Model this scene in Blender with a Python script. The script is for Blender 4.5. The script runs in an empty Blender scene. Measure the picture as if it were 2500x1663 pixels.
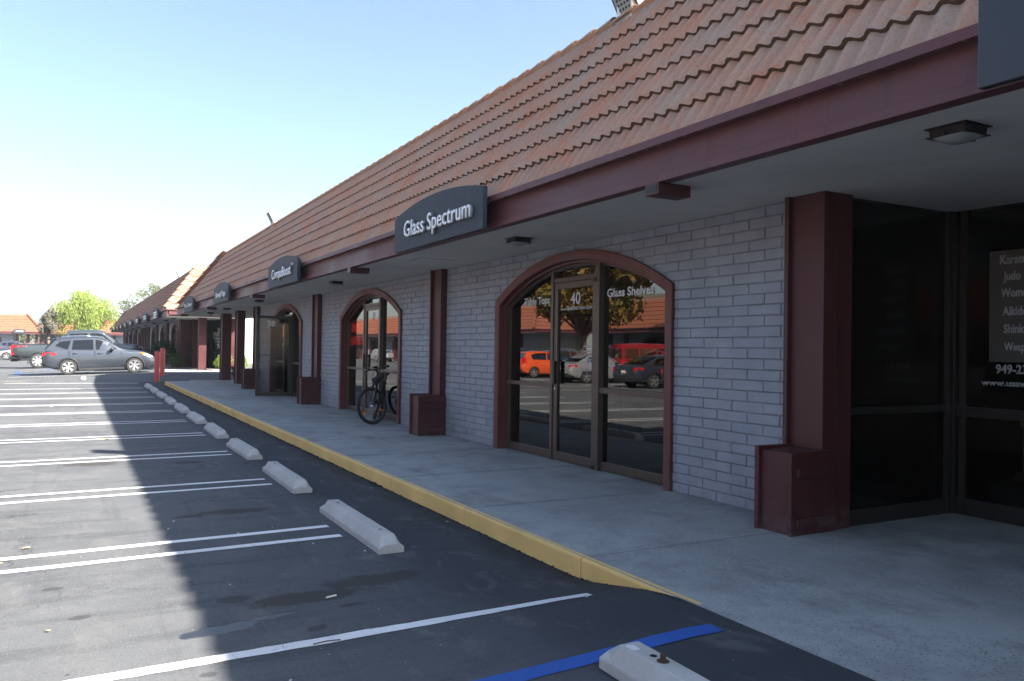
import bpy, bmesh, math, random
from mathutils import Vector, Matrix
rnd = random.Random(7)
PI = math.pi
# ------------------------------------------------------------------ camera, world, sun, exposure
scene = bpy.context.scene
cam_d = bpy.data.cameras.new("camera"); cam = bpy.data.objects.new("camera", cam_d)
scene.collection.objects.link(cam); scene.camera = cam
def cam_axes(yaw, pitch, roll):
    fwd = Vector((math.sin(yaw)*math.cos(pitch), math.cos(yaw)*math.cos(pitch), math.sin(pitch)))
    r0 = Vector((math.cos(yaw), -math.sin(yaw), 0)); u0 = r0.cross(fwd)
    return r0*math.cos(roll)+u0*math.sin(roll), -r0*math.sin(roll)+u0*math.cos(roll), fwd
r_, u_, w_ = cam_axes(math.radians(28.3219), math.radians(0.6565), math.radians(0.8401))
cam.matrix_world = Matrix(((r_.x, u_.x, -w_.x, 0), (r_.y, u_.y, -w_.y, 0), (r_.z, u_.z, -w_.z, 1.61), (0, 0, 0, 1)))
cam_d.lens = 28.4965; cam_d.sensor_width = 36; cam_d.clip_start = 0.05; cam_d.clip_end = 9000

SUN_EL = math.radians(36.32)
SUN_TO = Vector((0.865, -1.05, 1.0)).normalized()
SUN_ROT = math.atan2(0.865, -1.05)
w = bpy.data.worlds.new("World"); scene.world = w; w.use_nodes = True
wn = w.node_tree.nodes; wl = w.node_tree.links
sky = wn.new('ShaderNodeTexSky'); sky.sky_type = 'NISHITA'; sky.sun_disc = False
sky.sun_elevation = SUN_EL; sky.sun_rotation = SUN_ROT
sky.air_density = 1.0; sky.dust_density = 1.3; sky.ozone_density = 1.8
bg = [n for n in wn if n.type == 'BACKGROUND'][0]
wl.new(sky.outputs[0], bg.inputs[0]); bg.inputs[1].default_value = 0.064
sun_d = bpy.data.lights.new("sun", 'SUN'); sun_d.energy = 5.0; sun_d.angle = math.radians(0.55); sun_d.color = (1, 0.935, 0.85)
sun = bpy.data.objects.new("sun", sun_d); scene.collection.objects.link(sun)
sun.rotation_euler = SUN_TO.to_track_quat('Z', 'Y').to_euler(); sun.location = (10, -10, 30)
scene.view_settings.view_transform = 'Standard'; scene.view_settings.look = 'None'
scene.view_settings.exposure = 2.25; scene.view_settings.gamma = 1
scene.cycles.max_bounces = 8; scene.cycles.transparent_max_bounces = 12
scene.cycles.glossy_bounces = 5; scene.cycles.caustics_reflective = False; scene.cycles.caustics_refractive = False

# ------------------------------------------------------------------ materials
class NT:
    def __init__(s, name):
        s.m = bpy.data.materials.new(name); s.m.use_nodes = True; s.t = s.m.node_tree; s.n = s.t.nodes; s.l = s.t.links
        s.b = [n for n in s.n if n.type == 'BSDF_PRINCIPLED'][0]
        s.tc = s.n.new('ShaderNodeTexCoord').outputs['Object']
    def new(s, t, **k):
        n = s.n.new(t)
        for a, v in k.items(): setattr(n, a, v)
        return n
    def put(s, sock, v):
        if hasattr(v, 'is_linked') or hasattr(v, 'links'): s.l.new(v, sock)
        else:
            if isinstance(v, (tuple, list)) and len(v) == 3 and sock.type == 'RGBA': v = (*v, 1)
            sock.default_value = v
    def noise(s, scale=5, detail=4, rough=.55, vec=None, dist=0, out=0):
        n = s.new('ShaderNodeTexNoise'); s.put(n.inputs['Vector'], vec or s.tc)
        n.inputs['Scale'].default_value = scale; n.inputs['Detail'].default_value = detail; n.inputs['Roughness'].default_value = rough
        n.inputs['Distortion'].default_value = dist
        return n.outputs[out]
    def voro(s, scale, vec=None, out=0, feature='F1'):
        n = s.new('ShaderNodeTexVoronoi', feature=feature); s.put(n.inputs['Vector'], vec or s.tc); n.inputs['Scale'].default_value = scale
        return n.outputs[out]
    def white(s, vec, out=1):
        n = s.new('ShaderNodeTexWhiteNoise', noise_dimensions='3D'); s.put(n.inputs[0], vec); return n.outputs[out]
    def math(s, op, a, b=0, c=0, clamp=False):
        n = s.new('ShaderNodeMath', operation=op, use_clamp=clamp)
        s.put(n.inputs[0], a); s.put(n.inputs[1], b); s.put(n.inputs[2], c); return n.outputs[0]
    def vm(s, op, a, b=(0, 0, 0)):
        n = s.new('ShaderNodeVectorMath', operation=op); s.put(n.inputs[0], a)
        if op == 'SCALE': s.put(n.inputs['Scale'], b)
        else: s.put(n.inputs[1], b)
        return n.outputs[1] if op in ('LENGTH', 'DISTANCE') else n.outputs[0]
    def mp(s, v, a, b, c=0, d=1, smooth=False):
        n = s.new('ShaderNodeMapRange'); n.interpolation_type = 'SMOOTHSTEP' if smooth else 'LINEAR'
        s.put(n.inputs[0], v); n.inputs[1].default_value = a; n.inputs[2].default_value = b; n.inputs[3].default_value = c; n.inputs[4].default_value = d
        return n.outputs[0]
    def mix(s, f, a, b, mode='MIX'):
        n = s.new('ShaderNodeMix', data_type='RGBA', blend_type=mode)
        s.put(n.inputs[0], f); s.put(n.inputs[6], a); s.put(n.inputs[7], b); return n.outputs[2]
    def sep(s, v=None):
        n = s.new('ShaderNodeSeparateXYZ'); s.put(n.inputs[0], v or s.tc); return n.outputs
    def comb(s, x, y, z):
        n = s.new('ShaderNodeCombineXYZ'); s.put(n.inputs[0], x); s.put(n.inputs[1], y); s.put(n.inputs[2], z); return n.outputs[0]
    def bump(s, h, strength=.3, dist=.01, prev=None):
        n = s.new('ShaderNodeBump'); s.put(n.inputs['Height'], h); n.inputs['Strength'].default_value = strength; n.inputs['Distance'].default_value = dist
        if prev: s.l.new(prev, n.inputs['Normal'])
        s.l.new(n.outputs[0], s.b.inputs['Normal']); return n.outputs[0]
    def set(s, col=None, rough=None, metal=None, spec=None, coat=None):
        if col is not None: s.put(s.b.inputs['Base Color'], col)
        if rough is not None: s.put(s.b.inputs['Roughness'], rough)
        if metal is not None: s.put(s.b.inputs['Metallic'], metal)
        if spec is not None: s.put(s.b.inputs['Specular IOR Level'], spec)
        if coat is not None: s.put(s.b.inputs['Coat Weight'], coat); s.b.inputs['Coat Roughness'].default_value = .04
        return s.m
MATS = {}
def plain(name, col, rough=.6, metal=0, var=.12, scale=6, bump=0, bscale=80, spec=.5, coat=0):
    if name in MATS: return MATS[name]
    t = NT(name); n1 = t.noise(scale, 5); n2 = t.noise(scale*9, 3)
    f = t.mp(t.math('ADD', t.math('MULTIPLY', n1, .7), t.math('MULTIPLY', n2, .3)), .3, .7)
    lo = tuple(c*(1-var) for c in col); hi = tuple(min(1, c*(1+var)) for c in col)
    t.set(t.mix(f, lo, hi), t.mp(n2, .3, .7, rough*.9, min(1, rough*1.1)), metal, spec, coat)
    if bump: t.bump(t.noise(bscale, 4), bump, .004)
    MATS[name] = t.m; return t.m

def mat_asphalt():
    t = NT('asphalt'); x, y, z = t.sep()
    big = t.noise(.35, 5, .6); med = t.noise(2.2, 6, .65); streak = t.noise(1.0, 5, .6, t.vm('MULTIPLY', t.tc, (.5, 3.2, 1)))
    fine = t.noise(140, 3, .7); gran = t.voro(130, out=1)
    g = t.sep(gran)[0]
    base = t.mix(t.mp(big, .35, .65), (.078, .083, .088), (.128, .133, .138))
    base = t.mix(t.mp(med, .45, .72, 0, .75), base, (.145, .149, .151))
    base = t.mix(t.mp(streak, .52, .7, 0, .7), base, (.046, .050, .057))
    base = t.mix(t.mp(g, .88, .94, 0, .32), base, (.21, .215, .215))
    base = t.mix(t.mp(g, .0, .2, .3, 0), base, (.03, .03, .032))
    base = t.mix(t.mp(fine, .35, .65, .25, 0), base, (.04, .04, .04))
    # newer, darker seal coat strip along the kerb with pale scuffs
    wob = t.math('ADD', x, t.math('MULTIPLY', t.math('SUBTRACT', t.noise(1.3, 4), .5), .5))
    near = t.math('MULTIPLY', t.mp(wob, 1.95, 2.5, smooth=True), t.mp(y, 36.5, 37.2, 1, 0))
    shade_tone = t.math('MULTIPLY', t.mp(t.math('ADD', x, t.math('MULTIPLY', t.math('SUBTRACT', t.noise(.7, 4), .5), 1.6)), .2, 2.6, smooth=True), t.mp(y, 36.5, 37.2, 1, 0))
    base = t.mix(t.math('MULTIPLY', shade_tone, .50), base, (.038, .044, .054))  # bluish dark tone over the building's shaded side, shade painted into the asphalt
    tyre = t.noise(1.0, 6, .6, t.vm('MULTIPLY', t.tc, (4.5, .35, 1)), .4); base = t.mix(t.mp(tyre, .56, .68, 0, .30), base, (.045, .047, .052))
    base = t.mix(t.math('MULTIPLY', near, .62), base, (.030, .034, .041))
    scuff = t.math('MULTIPLY', t.mp(t.noise(3.2, 7, .72, t.vm('MULTIPLY', t.tc, (1, .5, 1)), .6), .54, .68), .55)
    base = t.mix(scuff, base, (.15, .148, .14))
    crumb = t.math('MULTIPLY', t.mp(wob, 2.9, 3.08, smooth=True), t.mp(y, 3.9, 4.6))
    base = t.mix(t.math('MULTIPLY', t.math('MULTIPLY', crumb, t.mp(y, 35, 35.6, 1, 0)), .75), base, (.018, .018, .02))
    # hairline cracks
    def crack(scale, wdt, lo, hi, seed):
        v = t.vm('ADD', t.tc, (seed, seed*.7, 0)); dv = t.vm('ADD', v, t.vm('SCALE', t.noise(1.5, 5, .6, out=1), .9))
        e = t.voro(scale, dv, feature='DISTANCE_TO_EDGE')
        return t.math('MULTIPLY', t.mp(e, 0, wdt, 1, 0), t.mp(t.noise(.23, 2, vec=v), lo, hi))
    base = t.mix(t.math('MULTIPLY', crack(.33, .006, .40, .50, 3), .85), base, (.02, .02, .02))
    sp = t.voro(20); spc = t.sep(t.voro(20, out=1)); base = t.mix(t.math('MULTIPLY', t.math('MULTIPLY', t.mp(sp, .07, .13, 1, 0), t.mp(spc[1], .93, .95)), .8), base, (.42, .42, .40))
    sp2 = t.voro(9); spc2 = t.sep(t.voro(9, out=1)); base = t.mix(t.math('MULTIPLY', t.math('MULTIPLY', t.mp(sp2, .06, .12, 1, 0), t.mp(spc2[0], .93, .95)), .8), base, (.02, .02, .022))
    # oil stains at their places
    ns = t.math('SUBTRACT', t.noise(5.5, 8, .72), .5)
    def blob(cx, cy, rx, ry, a=0, soft=.35, wob=2.0):
        dx = t.math('SUBTRACT', x, cx); dy = t.math('SUBTRACT', y, cy)
        ca, sa = math.cos(a), math.sin(a)
        u = t.math('ADD', t.math('MULTIPLY', dx, ca/rx), t.math('MULTIPLY', dy, sa/rx))
        v = t.math('ADD', t.math('MULTIPLY', dx, -sa/ry), t.math('MULTIPLY', dy, ca/ry))
        d = t.math('SQRT', t.math('ADD', t.math('MULTIPLY', u, u), t.math('MULTIPLY', v, v)))
        return t.mp(t.math('ADD', d, t.math('MULTIPLY', ns, wob)), 1-soft, 1, 1, 0, True)
    oil = (.036, .029, .022)
    for b in [(1.33, 5.22, .46, .15, .0), (1.85, 5.42, .42, .16, .12), (1.40, 8.22, .40, .16, -.1), (.98, 8.14, .22, .07, 0), (1.38, 11.9, .3, .15, 0), (.2, 12.2, .4, .2, 0)]:
        base = t.mix(t.math('MULTIPLY', blob(*b), .72), base, oil)
    for b in [(.92, 5.37, .13, .09, 0), (1.55, 4.95, .09, .035, 0), (-.1, 6.1, .07, .05, 0), (.05, 5.4, .07, .05, 0), (.6, 4.2, .05, .04, 0), (1.25, 4.62, .07, .05, .3)]:
        base = t.mix(t.math('MULTIPLY', blob(*b), .6), base, (.026, .026, .028))
    wet = t.math('MAXIMUM', blob(.76, 4.83, .27, .08, .18, .15, 1.3), blob(1.05, 4.93, .17, .035, .2, .2, 1.8))
    base = t.mix(wet, base, (.018, .019, .022))
    rough = t.mix(wet, t.mp(med, .3, .7, .82, .95), (.34, .34, .34))
    t.set(base, rough, spec=t.mp(wet, 0, 1, .35, 1.0))
    h = t.math('ADD', t.math('MULTIPLY', g, .5), t.math('MULTIPLY', fine, .6))
    t.bump(h, .55, .006)
    return t.m
def mat_walk():
    t = NT('sidewalk_concrete'); x, y, z = t.sep()
    big = t.noise(.55, 5, .6); med = t.noise(2.8, 6, .65); fine = t.noise(160, 2, .6)
    c = t.mix(t.mp(big, .35, .65), (.305, .312, .305), (.405, .412, .400))
    c = t.mix(t.mp(med, .46, .70, 0, .7), c, (.235, .235, .225))
    c = t.mix(t.mp(t.noise(1.1, 6, .7, t.vm('MULTIPLY', t.tc, (1.4, .7, 1))), .55, .72, 0, .7), c, (.165, .162, .155))
    spk = t.sep(t.voro(46, out=1))[0]; d = t.voro(46)
    pit = t.math('MULTIPLY', t.math('MULTIPLY', t.mp(d, .16, .36, 1, 0), t.mp(spk, .30, .42)), t.mp(y, 2, 9, 1, .15))
    pit = t.math('MULTIPLY', pit, t.mp(t.noise(.9, 3), .35, .55, .35, 1))
    c = t.mix(t.math('MULTIPLY', pit, .9), c, (.07, .068, .065))
    jn = t.math('ADD', y, t.math('MULTIPLY', t.math('SUBTRACT', t.noise(2, 3), .5), .03))
    fr = t.math('ABSOLUTE', t.math('SUBTRACT', t.math('FRACT', t.math('DIVIDE', t.math('ADD', jn, -4.78+.965+19.3), 1.93)), .5))
    j = t.mp(fr, 0, .0045, 1, 0)
    halo = t.math('MULTIPLY', t.mp(fr, 0, .05, .45, 0), t.mp(t.noise(4, 4), .4, .7))
    ym = t.mp(y, 4.3, 4.5); halo = t.math('MULTIPLY', halo, ym); j = t.math('MULTIPLY', j, ym)
    c = t.mix(halo, c, (.13, .12, .10)); c = t.mix(t.math('MULTIPLY', j, .85), c, (.05, .047, .042))
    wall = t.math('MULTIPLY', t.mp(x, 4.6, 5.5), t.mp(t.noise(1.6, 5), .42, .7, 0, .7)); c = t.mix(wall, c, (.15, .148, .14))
    t.set(c, .88, spec=.3); t.bump(t.math('SUBTRACT', t.math('SUBTRACT', t.math('MULTIPLY', fine, .35), pit), t.math('MULTIPLY', j, 1.5)), .5, .006)
    return t.m
def mat_paint(name, col, wear=.62, base=(.06, .06, .06)):
    t = NT(name); n = t.noise(9, 7, .75); f = t.noise(150, 3, .7); m = t.noise(1.6, 4)
    v = t.math('ADD', t.math('MULTIPLY', n, .6), t.math('MULTIPLY', f, .4))
    c = t.mix(t.mp(m, .3, .7), tuple(k*.8 for k in col), col)
    c = t.mix(t.mp(v, wear-.05, wear+.03), c, base)
    t.set(c, .75, spec=.35); t.bump(f, .35, .004); return t.m
def mat_brick():
    t = NT('painted_block'); n = t.noise(3, 4); n2 = t.noise(26, 5, .65, t.vm('MULTIPLY', t.tc, (1, .35, 1)))
    c = t.mix(t.mp(n, .35, .7), (.235, .262, .300), (.295, .322, .360))
    c = t.mix(t.mp(n2, .58, .75, 0, .35), c, (.19, .21, .24))
    c = t.mix(t.math('MULTIPLY', t.mp(t.sep()[2], .16, .55, 1, 0), t.mp(t.noise(7, 6, .7), .45, .62, 0, .55)), c, (.17, .165, .16))
    t.set(c, .55, spec=.4); b = t.bump(t.noise(70, 4, .6), .22, .004); t.bump(n2, .6, .012, b); return t.m
def mat_tile(name='roof_tile', near=True, ex=.353, pitch=.31, grey=1.0, k=(.78, .73, .69)):
    K = lambda *c: tuple(a*b for a, b in zip(c, k)); t = NT(name); x, y, z = t.sep()
    row = t.math('FLOOR', t.math('DIVIDE', t.math('ADD', z, -3.285), ex*math.sin(math.radians(57))))
    colu = t.math('FLOOR', t.math('DIVIDE', t.math('ADD', y, 200), pitch)); colx = t.math('FLOOR', t.math('DIVIDE', t.math('ADD', x, 200), 3.1 if near else pitch))
    r = t.sep(t.white(t.comb(row, colu, colx)))
    c = t.mix(r[0], K(.60, .29, .185), K(.62, .37, .26))
    c = t.mix(t.mp(r[1], .6, 1, 0, .75*grey), c, K(.48, .36, .30))
    c = t.mix(t.mp(r[2], .75, 1, 0, .5), c, K(.62, .26, .14))
    wth = t.math('ADD', t.math('MULTIPLY', t.noise(2.3, 5, .65), .55), t.math('MULTIPLY', t.noise(22, 6, .75), .45))
    c = t.mix(t.mp(wth, .44, .60, 0, .8*grey), c, K(.50, .42, .355))
    c = t.mix(t.mp(t.noise(55, 4, .75), .56, .68, 0, .75*grey), c, (.12, .085, .065))
    c = t.mix(t.mp(t.noise(1.7, 5, .7), .66, .74, 0, .4*grey), c, (.33, .29, .11))
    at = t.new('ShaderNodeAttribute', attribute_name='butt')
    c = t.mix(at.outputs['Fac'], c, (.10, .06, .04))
    t.set(c, .85, spec=.25); t.bump(t.noise(60, 5, .7), .35, .006); return t.m
def mat_wood(name, col, var=.22):
    t = NT(name); n = t.noise(1.2, 5, .6); g = t.noise(14, 5, .6, t.vm('MULTIPLY', t.tc, (1, 1, .12))); s = t.noise(30, 6, .7)
    c = t.mix(t.mp(n, .3, .7), tuple(k*(1-var) for k in col), tuple(k*(1+var*.6) for k in col))
    c = t.mix(t.mp(s, .66, .72, 0, .5), c, tuple(k*.45 for k in col)); dr = t.noise(6, 5, .65, t.vm('MULTIPLY', t.tc, (1, 1, .16))); c = t.mix(t.mp(dr, .54, .70, 0, .55), c, tuple(k*.5 for k in col)); c = t.mix(t.mp(t.noise(2.2, 6, .7), .62, .72, 0, .25), c, tuple(min(1, k*1.7+.03) for k in col))
    c = t.mix(t.math('MULTIPLY', t.mp(t.sep()[2], .16, .42, 1, 0), t.mp(t.noise(11, 6, .7), .42, .62, 0, .5)), c, (.13, .115, .11))
    seam = t.mp(t.math('ABSOLUTE', t.math('SUBTRACT', t.math('FRACT', t.math('DIVIDE', t.math('ADD', t.sep()[1], 31.3), 3.66)), .5)), 0, .0012, 1, 0); c = t.mix(t.math('MULTIPLY', seam, .7), c, tuple(k*.3 for k in col))
    t.set(c, t.mp(n, .3, .7, .42, .62), spec=.45); t.bump(g, .14, .004); return t.m
def mat_stucco():
    t = NT('stucco'); n = t.noise(1.2, 5, .6); f = t.noise(90, 4, .7)
    c = t.mix(t.mp(n, .35, .65), (.50, .49, .46), (.60, .585, .55)); c = t.mix(t.mp(t.noise(2.4, 6, .7), .52, .70, 0, .5), c, (.40, .40, .40)); c = t.mix(t.mp(t.noise(1.0, 5, .7, t.vm('MULTIPLY', t.tc, (3, .6, 1))), .55, .7, 0, .4), c, (.36, .35, .34))
    t.set(c, .9, spec=.25); t.bump(f, .5, .006); return t.m
def mat_glass(name, tint=(.10, .105, .10), ior=1.9, wav=.0):
    t = NT(name)
    tr = t.new('ShaderNodeBsdfTransparent'); tr.inputs[0].default_value = (*tint, 1)
    gl = t.new('ShaderNodeBsdfGlossy'); gl.inputs['Roughness'].default_value = .004; gl.inputs[0].default_value = (.95, .93, .9, 1)
    bm = t.new('ShaderNodeBump'); bm.inputs['Strength'].default_value = .12; bm.inputs['Distance'].default_value = wav or .004
    t.l.new(t.noise(.9, 2), bm.inputs['Height'])
    fr = t.new('ShaderNodeFresnel'); fr.inputs[0].default_value = ior
    if wav: t.l.new(bm.outputs[0], gl.inputs['Normal']); t.l.new(bm.outputs[0], fr.inputs['Normal'])
    mx = t.new('ShaderNodeMixShader'); t.l.new(fr.outputs[0], mx.inputs[0]); t.l.new(tr.outputs[0], mx.inputs[1]); t.l.new(gl.outputs[0], mx.inputs[2])
    out = [n for n in t.n if n.type == 'OUTPUT_MATERIAL'][0]; t.l.new(mx.outputs[0], out.inputs[0]); t.n.remove(t.b); return t.m
def mat_leaf(name, a, b, c, trans=.35):
    t = NT(name); gi = t.new('ShaderNodeNewGeometry').outputs['Random Per Island']
    r = t.sep(t.white(t.comb(gi, 0, 0))); n = t.noise(.9, 3)
    col = t.mix(r[0], a, b); col = t.mix(t.mp(n, .35, .7), col, c)
    t.set(col, .6, spec=.3)
    tl = t.new('ShaderNodeBsdfTranslucent'); t.put(tl.inputs[0], col); mx = t.new('ShaderNodeMixShader'); mx.inputs[0].default_value = trans
    out = [n_ for n_ in t.n if n_.type == 'OUTPUT_MATERIAL'][0]
    t.l.new(t.b.outputs[0], mx.inputs[1]); t.l.new(tl.outputs[0], mx.inputs[2]); t.l.new(mx.outputs[0], out.inputs[0]); return t.m
def mat_emit(name, col, s):
    t = NT(name); t.b.inputs['Emission Color'].default_value = (*col, 1); t.b.inputs['Emission Strength'].default_value = s; t.set(col); return t.m
def mat_carpaint(name, col, metal=.55):
    t = NT(name); fl = t.voro(900, out=1); r = t.sep(fl)[0]
    t.set(t.mix(r, tuple(k*.88 for k in col), tuple(min(1, k*1.12) for k in col)), .34, metal, .5, .9); return t.m

M = {}
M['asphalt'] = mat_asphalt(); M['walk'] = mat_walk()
M['white_paint'] = mat_paint('white_road_paint', (.80, .80, .78)); M['blue_paint'] = mat_paint('blue_road_paint', (.03, .11, .42), .66, (.05, .07, .12))
M['faded'] = mat_paint('faded_road_paint', (.5, .4, .2), .5)
M['kerb'] = mat_paint('yellow_kerb_paint', (.86, .58, .20), .645, (.26, .23, .18))
M['brick'] = mat_brick(); M['mortar'] = plain('block_joint', (.205, .22, .245), .8)
M['tile'] = mat_tile(); M['tile_far'] = mat_tile('roof_tile_far', False, .353, .31, .1, (.46, .29, .24)); M['tile_mid'] = mat_tile('roof_tile_mid', True, .383, .31, .6, (.58, .54, .52))
M['maroon'] = mat_wood('maroon_paint', (.072, .018, .019)); M['fascia'] = mat_wood('maroon_fascia', (.118, .038, .043)); M['trim'] = mat_wood('drip_edge_paint', (.15, .07, .08))
M['surround'] = mat_wood('arch_trim_paint', (.125, .036, .032))
M['stucco'] = mat_stucco(); M['grey_wall'] = plain('grey_wall', (.34, .35, .36), .9, bump=.2)
M['white_wall'] = plain('white_wall', (.78, .77, .74), .9, var=.05)
M['sign'] = plain('sign_slate', (.040, .049, .062), .62, var=.08, scale=2, spec=.25); M['signedge'] = plain('sign_edge', (.03, .035, .045), .4)
M['darksign'] = plain('dark_sign', (.02, .026, .036), .4)
M['return'] = plain('letter_returns', (.30, .31, .33), .5, var=.05); M['letter'] = plain('white_acrylic', (.92, .93, .93), .35, var=.02); M['vinyl_grey'] = plain('grey_vinyl', (.34, .35, .36), .6, var=.1); M['vinyl'] = plain('white_vinyl', (.80, .80, .78), .5, var=.03)  # vinyl_grey is an even, darker tone than the white vinyl
M['bronze'] = plain('bronze_aluminium', (.085, .068, .055), .38, .35, var=.1); M['darkbronze'] = plain('dark_bronze', (.028, .025, .023), .4, .3); M['darkmetal'] = plain('black_metal', (.012, .012, .013), .4, .3)
M['glass'] = mat_glass('storefront_glass', wav=.002); M['glass2'] = mat_glass('dark_storefront_glass', (.22, .23, .22), 1.4); M['glass3'] = mat_glass('door_leaf_glass', (.42, .40, .37), 1.35)
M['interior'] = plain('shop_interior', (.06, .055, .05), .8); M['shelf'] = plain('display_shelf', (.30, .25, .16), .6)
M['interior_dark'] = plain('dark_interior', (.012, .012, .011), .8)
M['lens'] = plain('frosted_lens', (.30, .32, .31), .25, var=.04); M['red'] = plain('red_bollard_paint', (.62, .07, .055), .38, var=.1)
M['stop'] = plain('precast_concrete', (.44, .43, .40), .9, var=.16, scale=4, bump=.4, bscale=60)
M['rust'] = plain('rusty_rebar', (.07, .035, .02), .8); M['rubber'] = plain('tyre_rubber', (.025, .025, .025), .75, bump=.1)
M['alloy'] = plain('alloy_wheel', (.62, .62, .63), .3, .8, var=.04); M['blackplastic'] = plain('black_plastic', (.02, .02, .021), .55)
M['chrome'] = plain('chrome', (.7, .7, .7), .12, 1, var=.02); M['carglass'] = mat_glass('car_glass', (.05, .055, .06), 1.7)
M['tail'] = plain('tail_light_red', (.55, .015, .02), .15, var=.05, coat=.6); M['amber'] = plain('amber_lens', (.75, .20, .02), .2, coat=.5)
M['clear'] = plain('clear_lens', (.6, .62, .64), .12, .3, var=.03, coat=.6)
M['bark'] = plain('tree_bark', (.12, .085, .06), .9, var=.35, scale=3, bump=.5, bscale=30)
M['leaf_pepper'] = mat_leaf('pepper_leaves', (.33, .41, .10), (.43, .50, .16), (.26, .35, .08), .45)
M['leaf_olive'] = mat_leaf('grey_leaves', (.20, .19, .15), (.28, .26, .21), (.14, .15, .10), .25)
M['leaf_pale'] = mat_leaf('pale_leaves', (.17, .19, .10), (.25, .25, .14), (.13, .16, .08), .3)
M['leaf_autumn'] = mat_leaf('autumn_leaves', (.20, .16, .03), (.42, .17, .03), (.12, .14, .03), .35)
M['leaf_shrub'] = mat_leaf('shrub_leaves', (.03, .055, .015), (.05, .08, .02), (.025, .045, .012), .25)
M['leaf_bright'] = mat_leaf('bright_shrub_leaves', (.25, .32, .06), (.32, .38, .09), (.18, .27, .04), .35)
M['litter_leaf'] = plain('dry_leaf', (.42, .30, .17), .8, var=.25, scale=20)
M['paper'] = plain('white_paper', (.7, .69, .66), .8, var=.05); M['gold'] = plain('gold_plastic', (.6, .38, .10), .25, .8)
M['panel'] = plain('olive_panel', (.065, .062, .052), .7); M['neon'] = mat_emit('red_neon', (1, .03, .02), 1.0)
M['greenboard'] = plain('green_glass_sheet', (.035, .055, .045), .3); M['roof_deck'] = plain('roof_deck', (.3, .3, .3), .9)
M['hill'] = plain('dry_hillside', (.13, .13, .08), 1, var=.3, scale=.02); M['soil'] = plain('soil', (.06, .045, .03), 1)
M['orange'] = plain('orange_flyer', (.6, .12, .03), .6)

# ------------------------------------------------------------------ mesh helpers
class MB:
    def __init__(s): s.v = []; s.f = []; s.mi = []; s.att = None
    def add(s, vs, fs, mi=0):
        b = len(s.v); s.v += [tuple(v) for v in vs]; s.f += [tuple(b+i for i in f) for f in fs]; s.mi += [mi]*len(fs); return s
    def box(s, x0, x1, y0, y1, z0, z1, mi=0):
        return s.add([(x0, y0, z0), (x1, y0, z0), (x1, y1, z0), (x0, y1, z0), (x0, y0, z1), (x1, y0, z1), (x1, y1, z1), (x0, y1, z1)],
                     [(0, 3, 2, 1), (4, 5, 6, 7), (0, 1, 5, 4), (1, 2, 6, 5), (2, 3, 7, 6), (3, 0, 4, 7)], mi)
    def prism(s, poly, fn0, fn1, mi=0, cap=True):   # poly 2D ccw, fn maps (a,b)->3D
        n = len(poly); a = [fn0(*p) for p in poly]; b = [fn1(*p) for p in poly]
        fs = [(i, (i+1) % n, n+(i+1) % n, n+i) for i in range(n)]
        if cap: fs += [tuple(range(n-1, -1, -1)), tuple(range(n, 2*n))]
        return s.add(a+b, fs, mi)
    def tube(s, pts, rad, n=8, mi=0, closed=False):
        pts = [Vector(p) for p in pts]; m = len(pts); rad = rad if isinstance(rad, (list, tuple)) else [rad]*m
        vs = []; up = None
        for i, p in enumerate(pts):
            if closed: d = (pts[(i+1) % m]-pts[i-1]).normalized()
            else: d = (pts[min(i+1, m-1)]-pts[max(i-1, 0)]).normalized()
            if up is None: up = d.orthogonal().normalized()
            up = (up-d*up.dot(d)).normalized(); sd = d.cross(up)
            vs += [p+(up*math.cos(2*PI*k/n)+sd*math.sin(2*PI*k/n))*rad[i] for k in range(n)]
        fs = []
        for i in range(m if closed else m-1):
            j = (i+1) % m
            fs += [(i*n+k, i*n+(k+1) % n, j*n+(k+1) % n, j*n+k) for k in range(n)]
        if not closed: fs += [tuple(range(n-1, -1, -1)), tuple((m-1)*n+k for k in range(n))]
        return s.add(vs, fs, mi)
    def lathe(s, prof, c=(0, 0, 0), axis='z', n=24, mi=0, cap=True):   # prof [(r,h)]
        vs = []
        for r, h in prof:
            for k in range(n):
                a = 2*PI*k/n; p = (r*math.cos(a), r*math.sin(a), h)
                if axis == 'y': p = (p[0], p[2], -p[1])
                if axis == 'x': p = (p[2], p[0], p[1])
                vs.append((p[0]+c[0], p[1]+c[1], p[2]+c[2]))
        fs = [(i*n+k, i*n+(k+1) % n, (i+1)*n+(k+1) % n, (i+1)*n+k) for i in range(len(prof)-1) for k in range(n)]
        if cap: fs += [tuple(range(n-1, -1, -1)), tuple((len(prof)-1)*n+k for k in range(n))]
        return s.add(vs, fs, mi)
    def xf(s, Mx, start=0):
        for i in range(start, len(s.v)): s.v[i] = tuple(Mx @ Vector(s.v[i]))
        return s
def link(o, parent=None):
    scene.collection.objects.link(o)
    if parent is not None: o.parent = parent
    return o
def obj(name, mb, mats, parent=None, smooth=False, bevel=0, seg=2):
    me = bpy.data.meshes.new(name); me.from_pydata(mb.v, [], mb.f)
    if not isinstance(mats, (list, tuple)): mats = [mats]
    for m in mats: me.materials.append(m)
    if len(mats) > 1: me.polygons.foreach_set('material_index', mb.mi)
    if smooth is True: me.polygons.foreach_set('use_smooth', [True]*len(me.polygons))
    if mb.att: 
        a = me.attributes.new('butt', 'FLOAT', 'FACE'); a.data.foreach_set('value', mb.att)
    me.update(); o = bpy.data.objects.new(name, me)
    if isinstance(smooth, float):
        me.polygons.foreach_set('use_smooth', [True]*len(me.polygons)); me.set_sharp_from_angle(angle=smooth)
    if bevel:
        b = o.modifiers.new('bevel', 'BEVEL'); b.width = bevel; b.segments = seg; b.limit_method = 'ANGLE'
    return link(o, parent)
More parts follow.
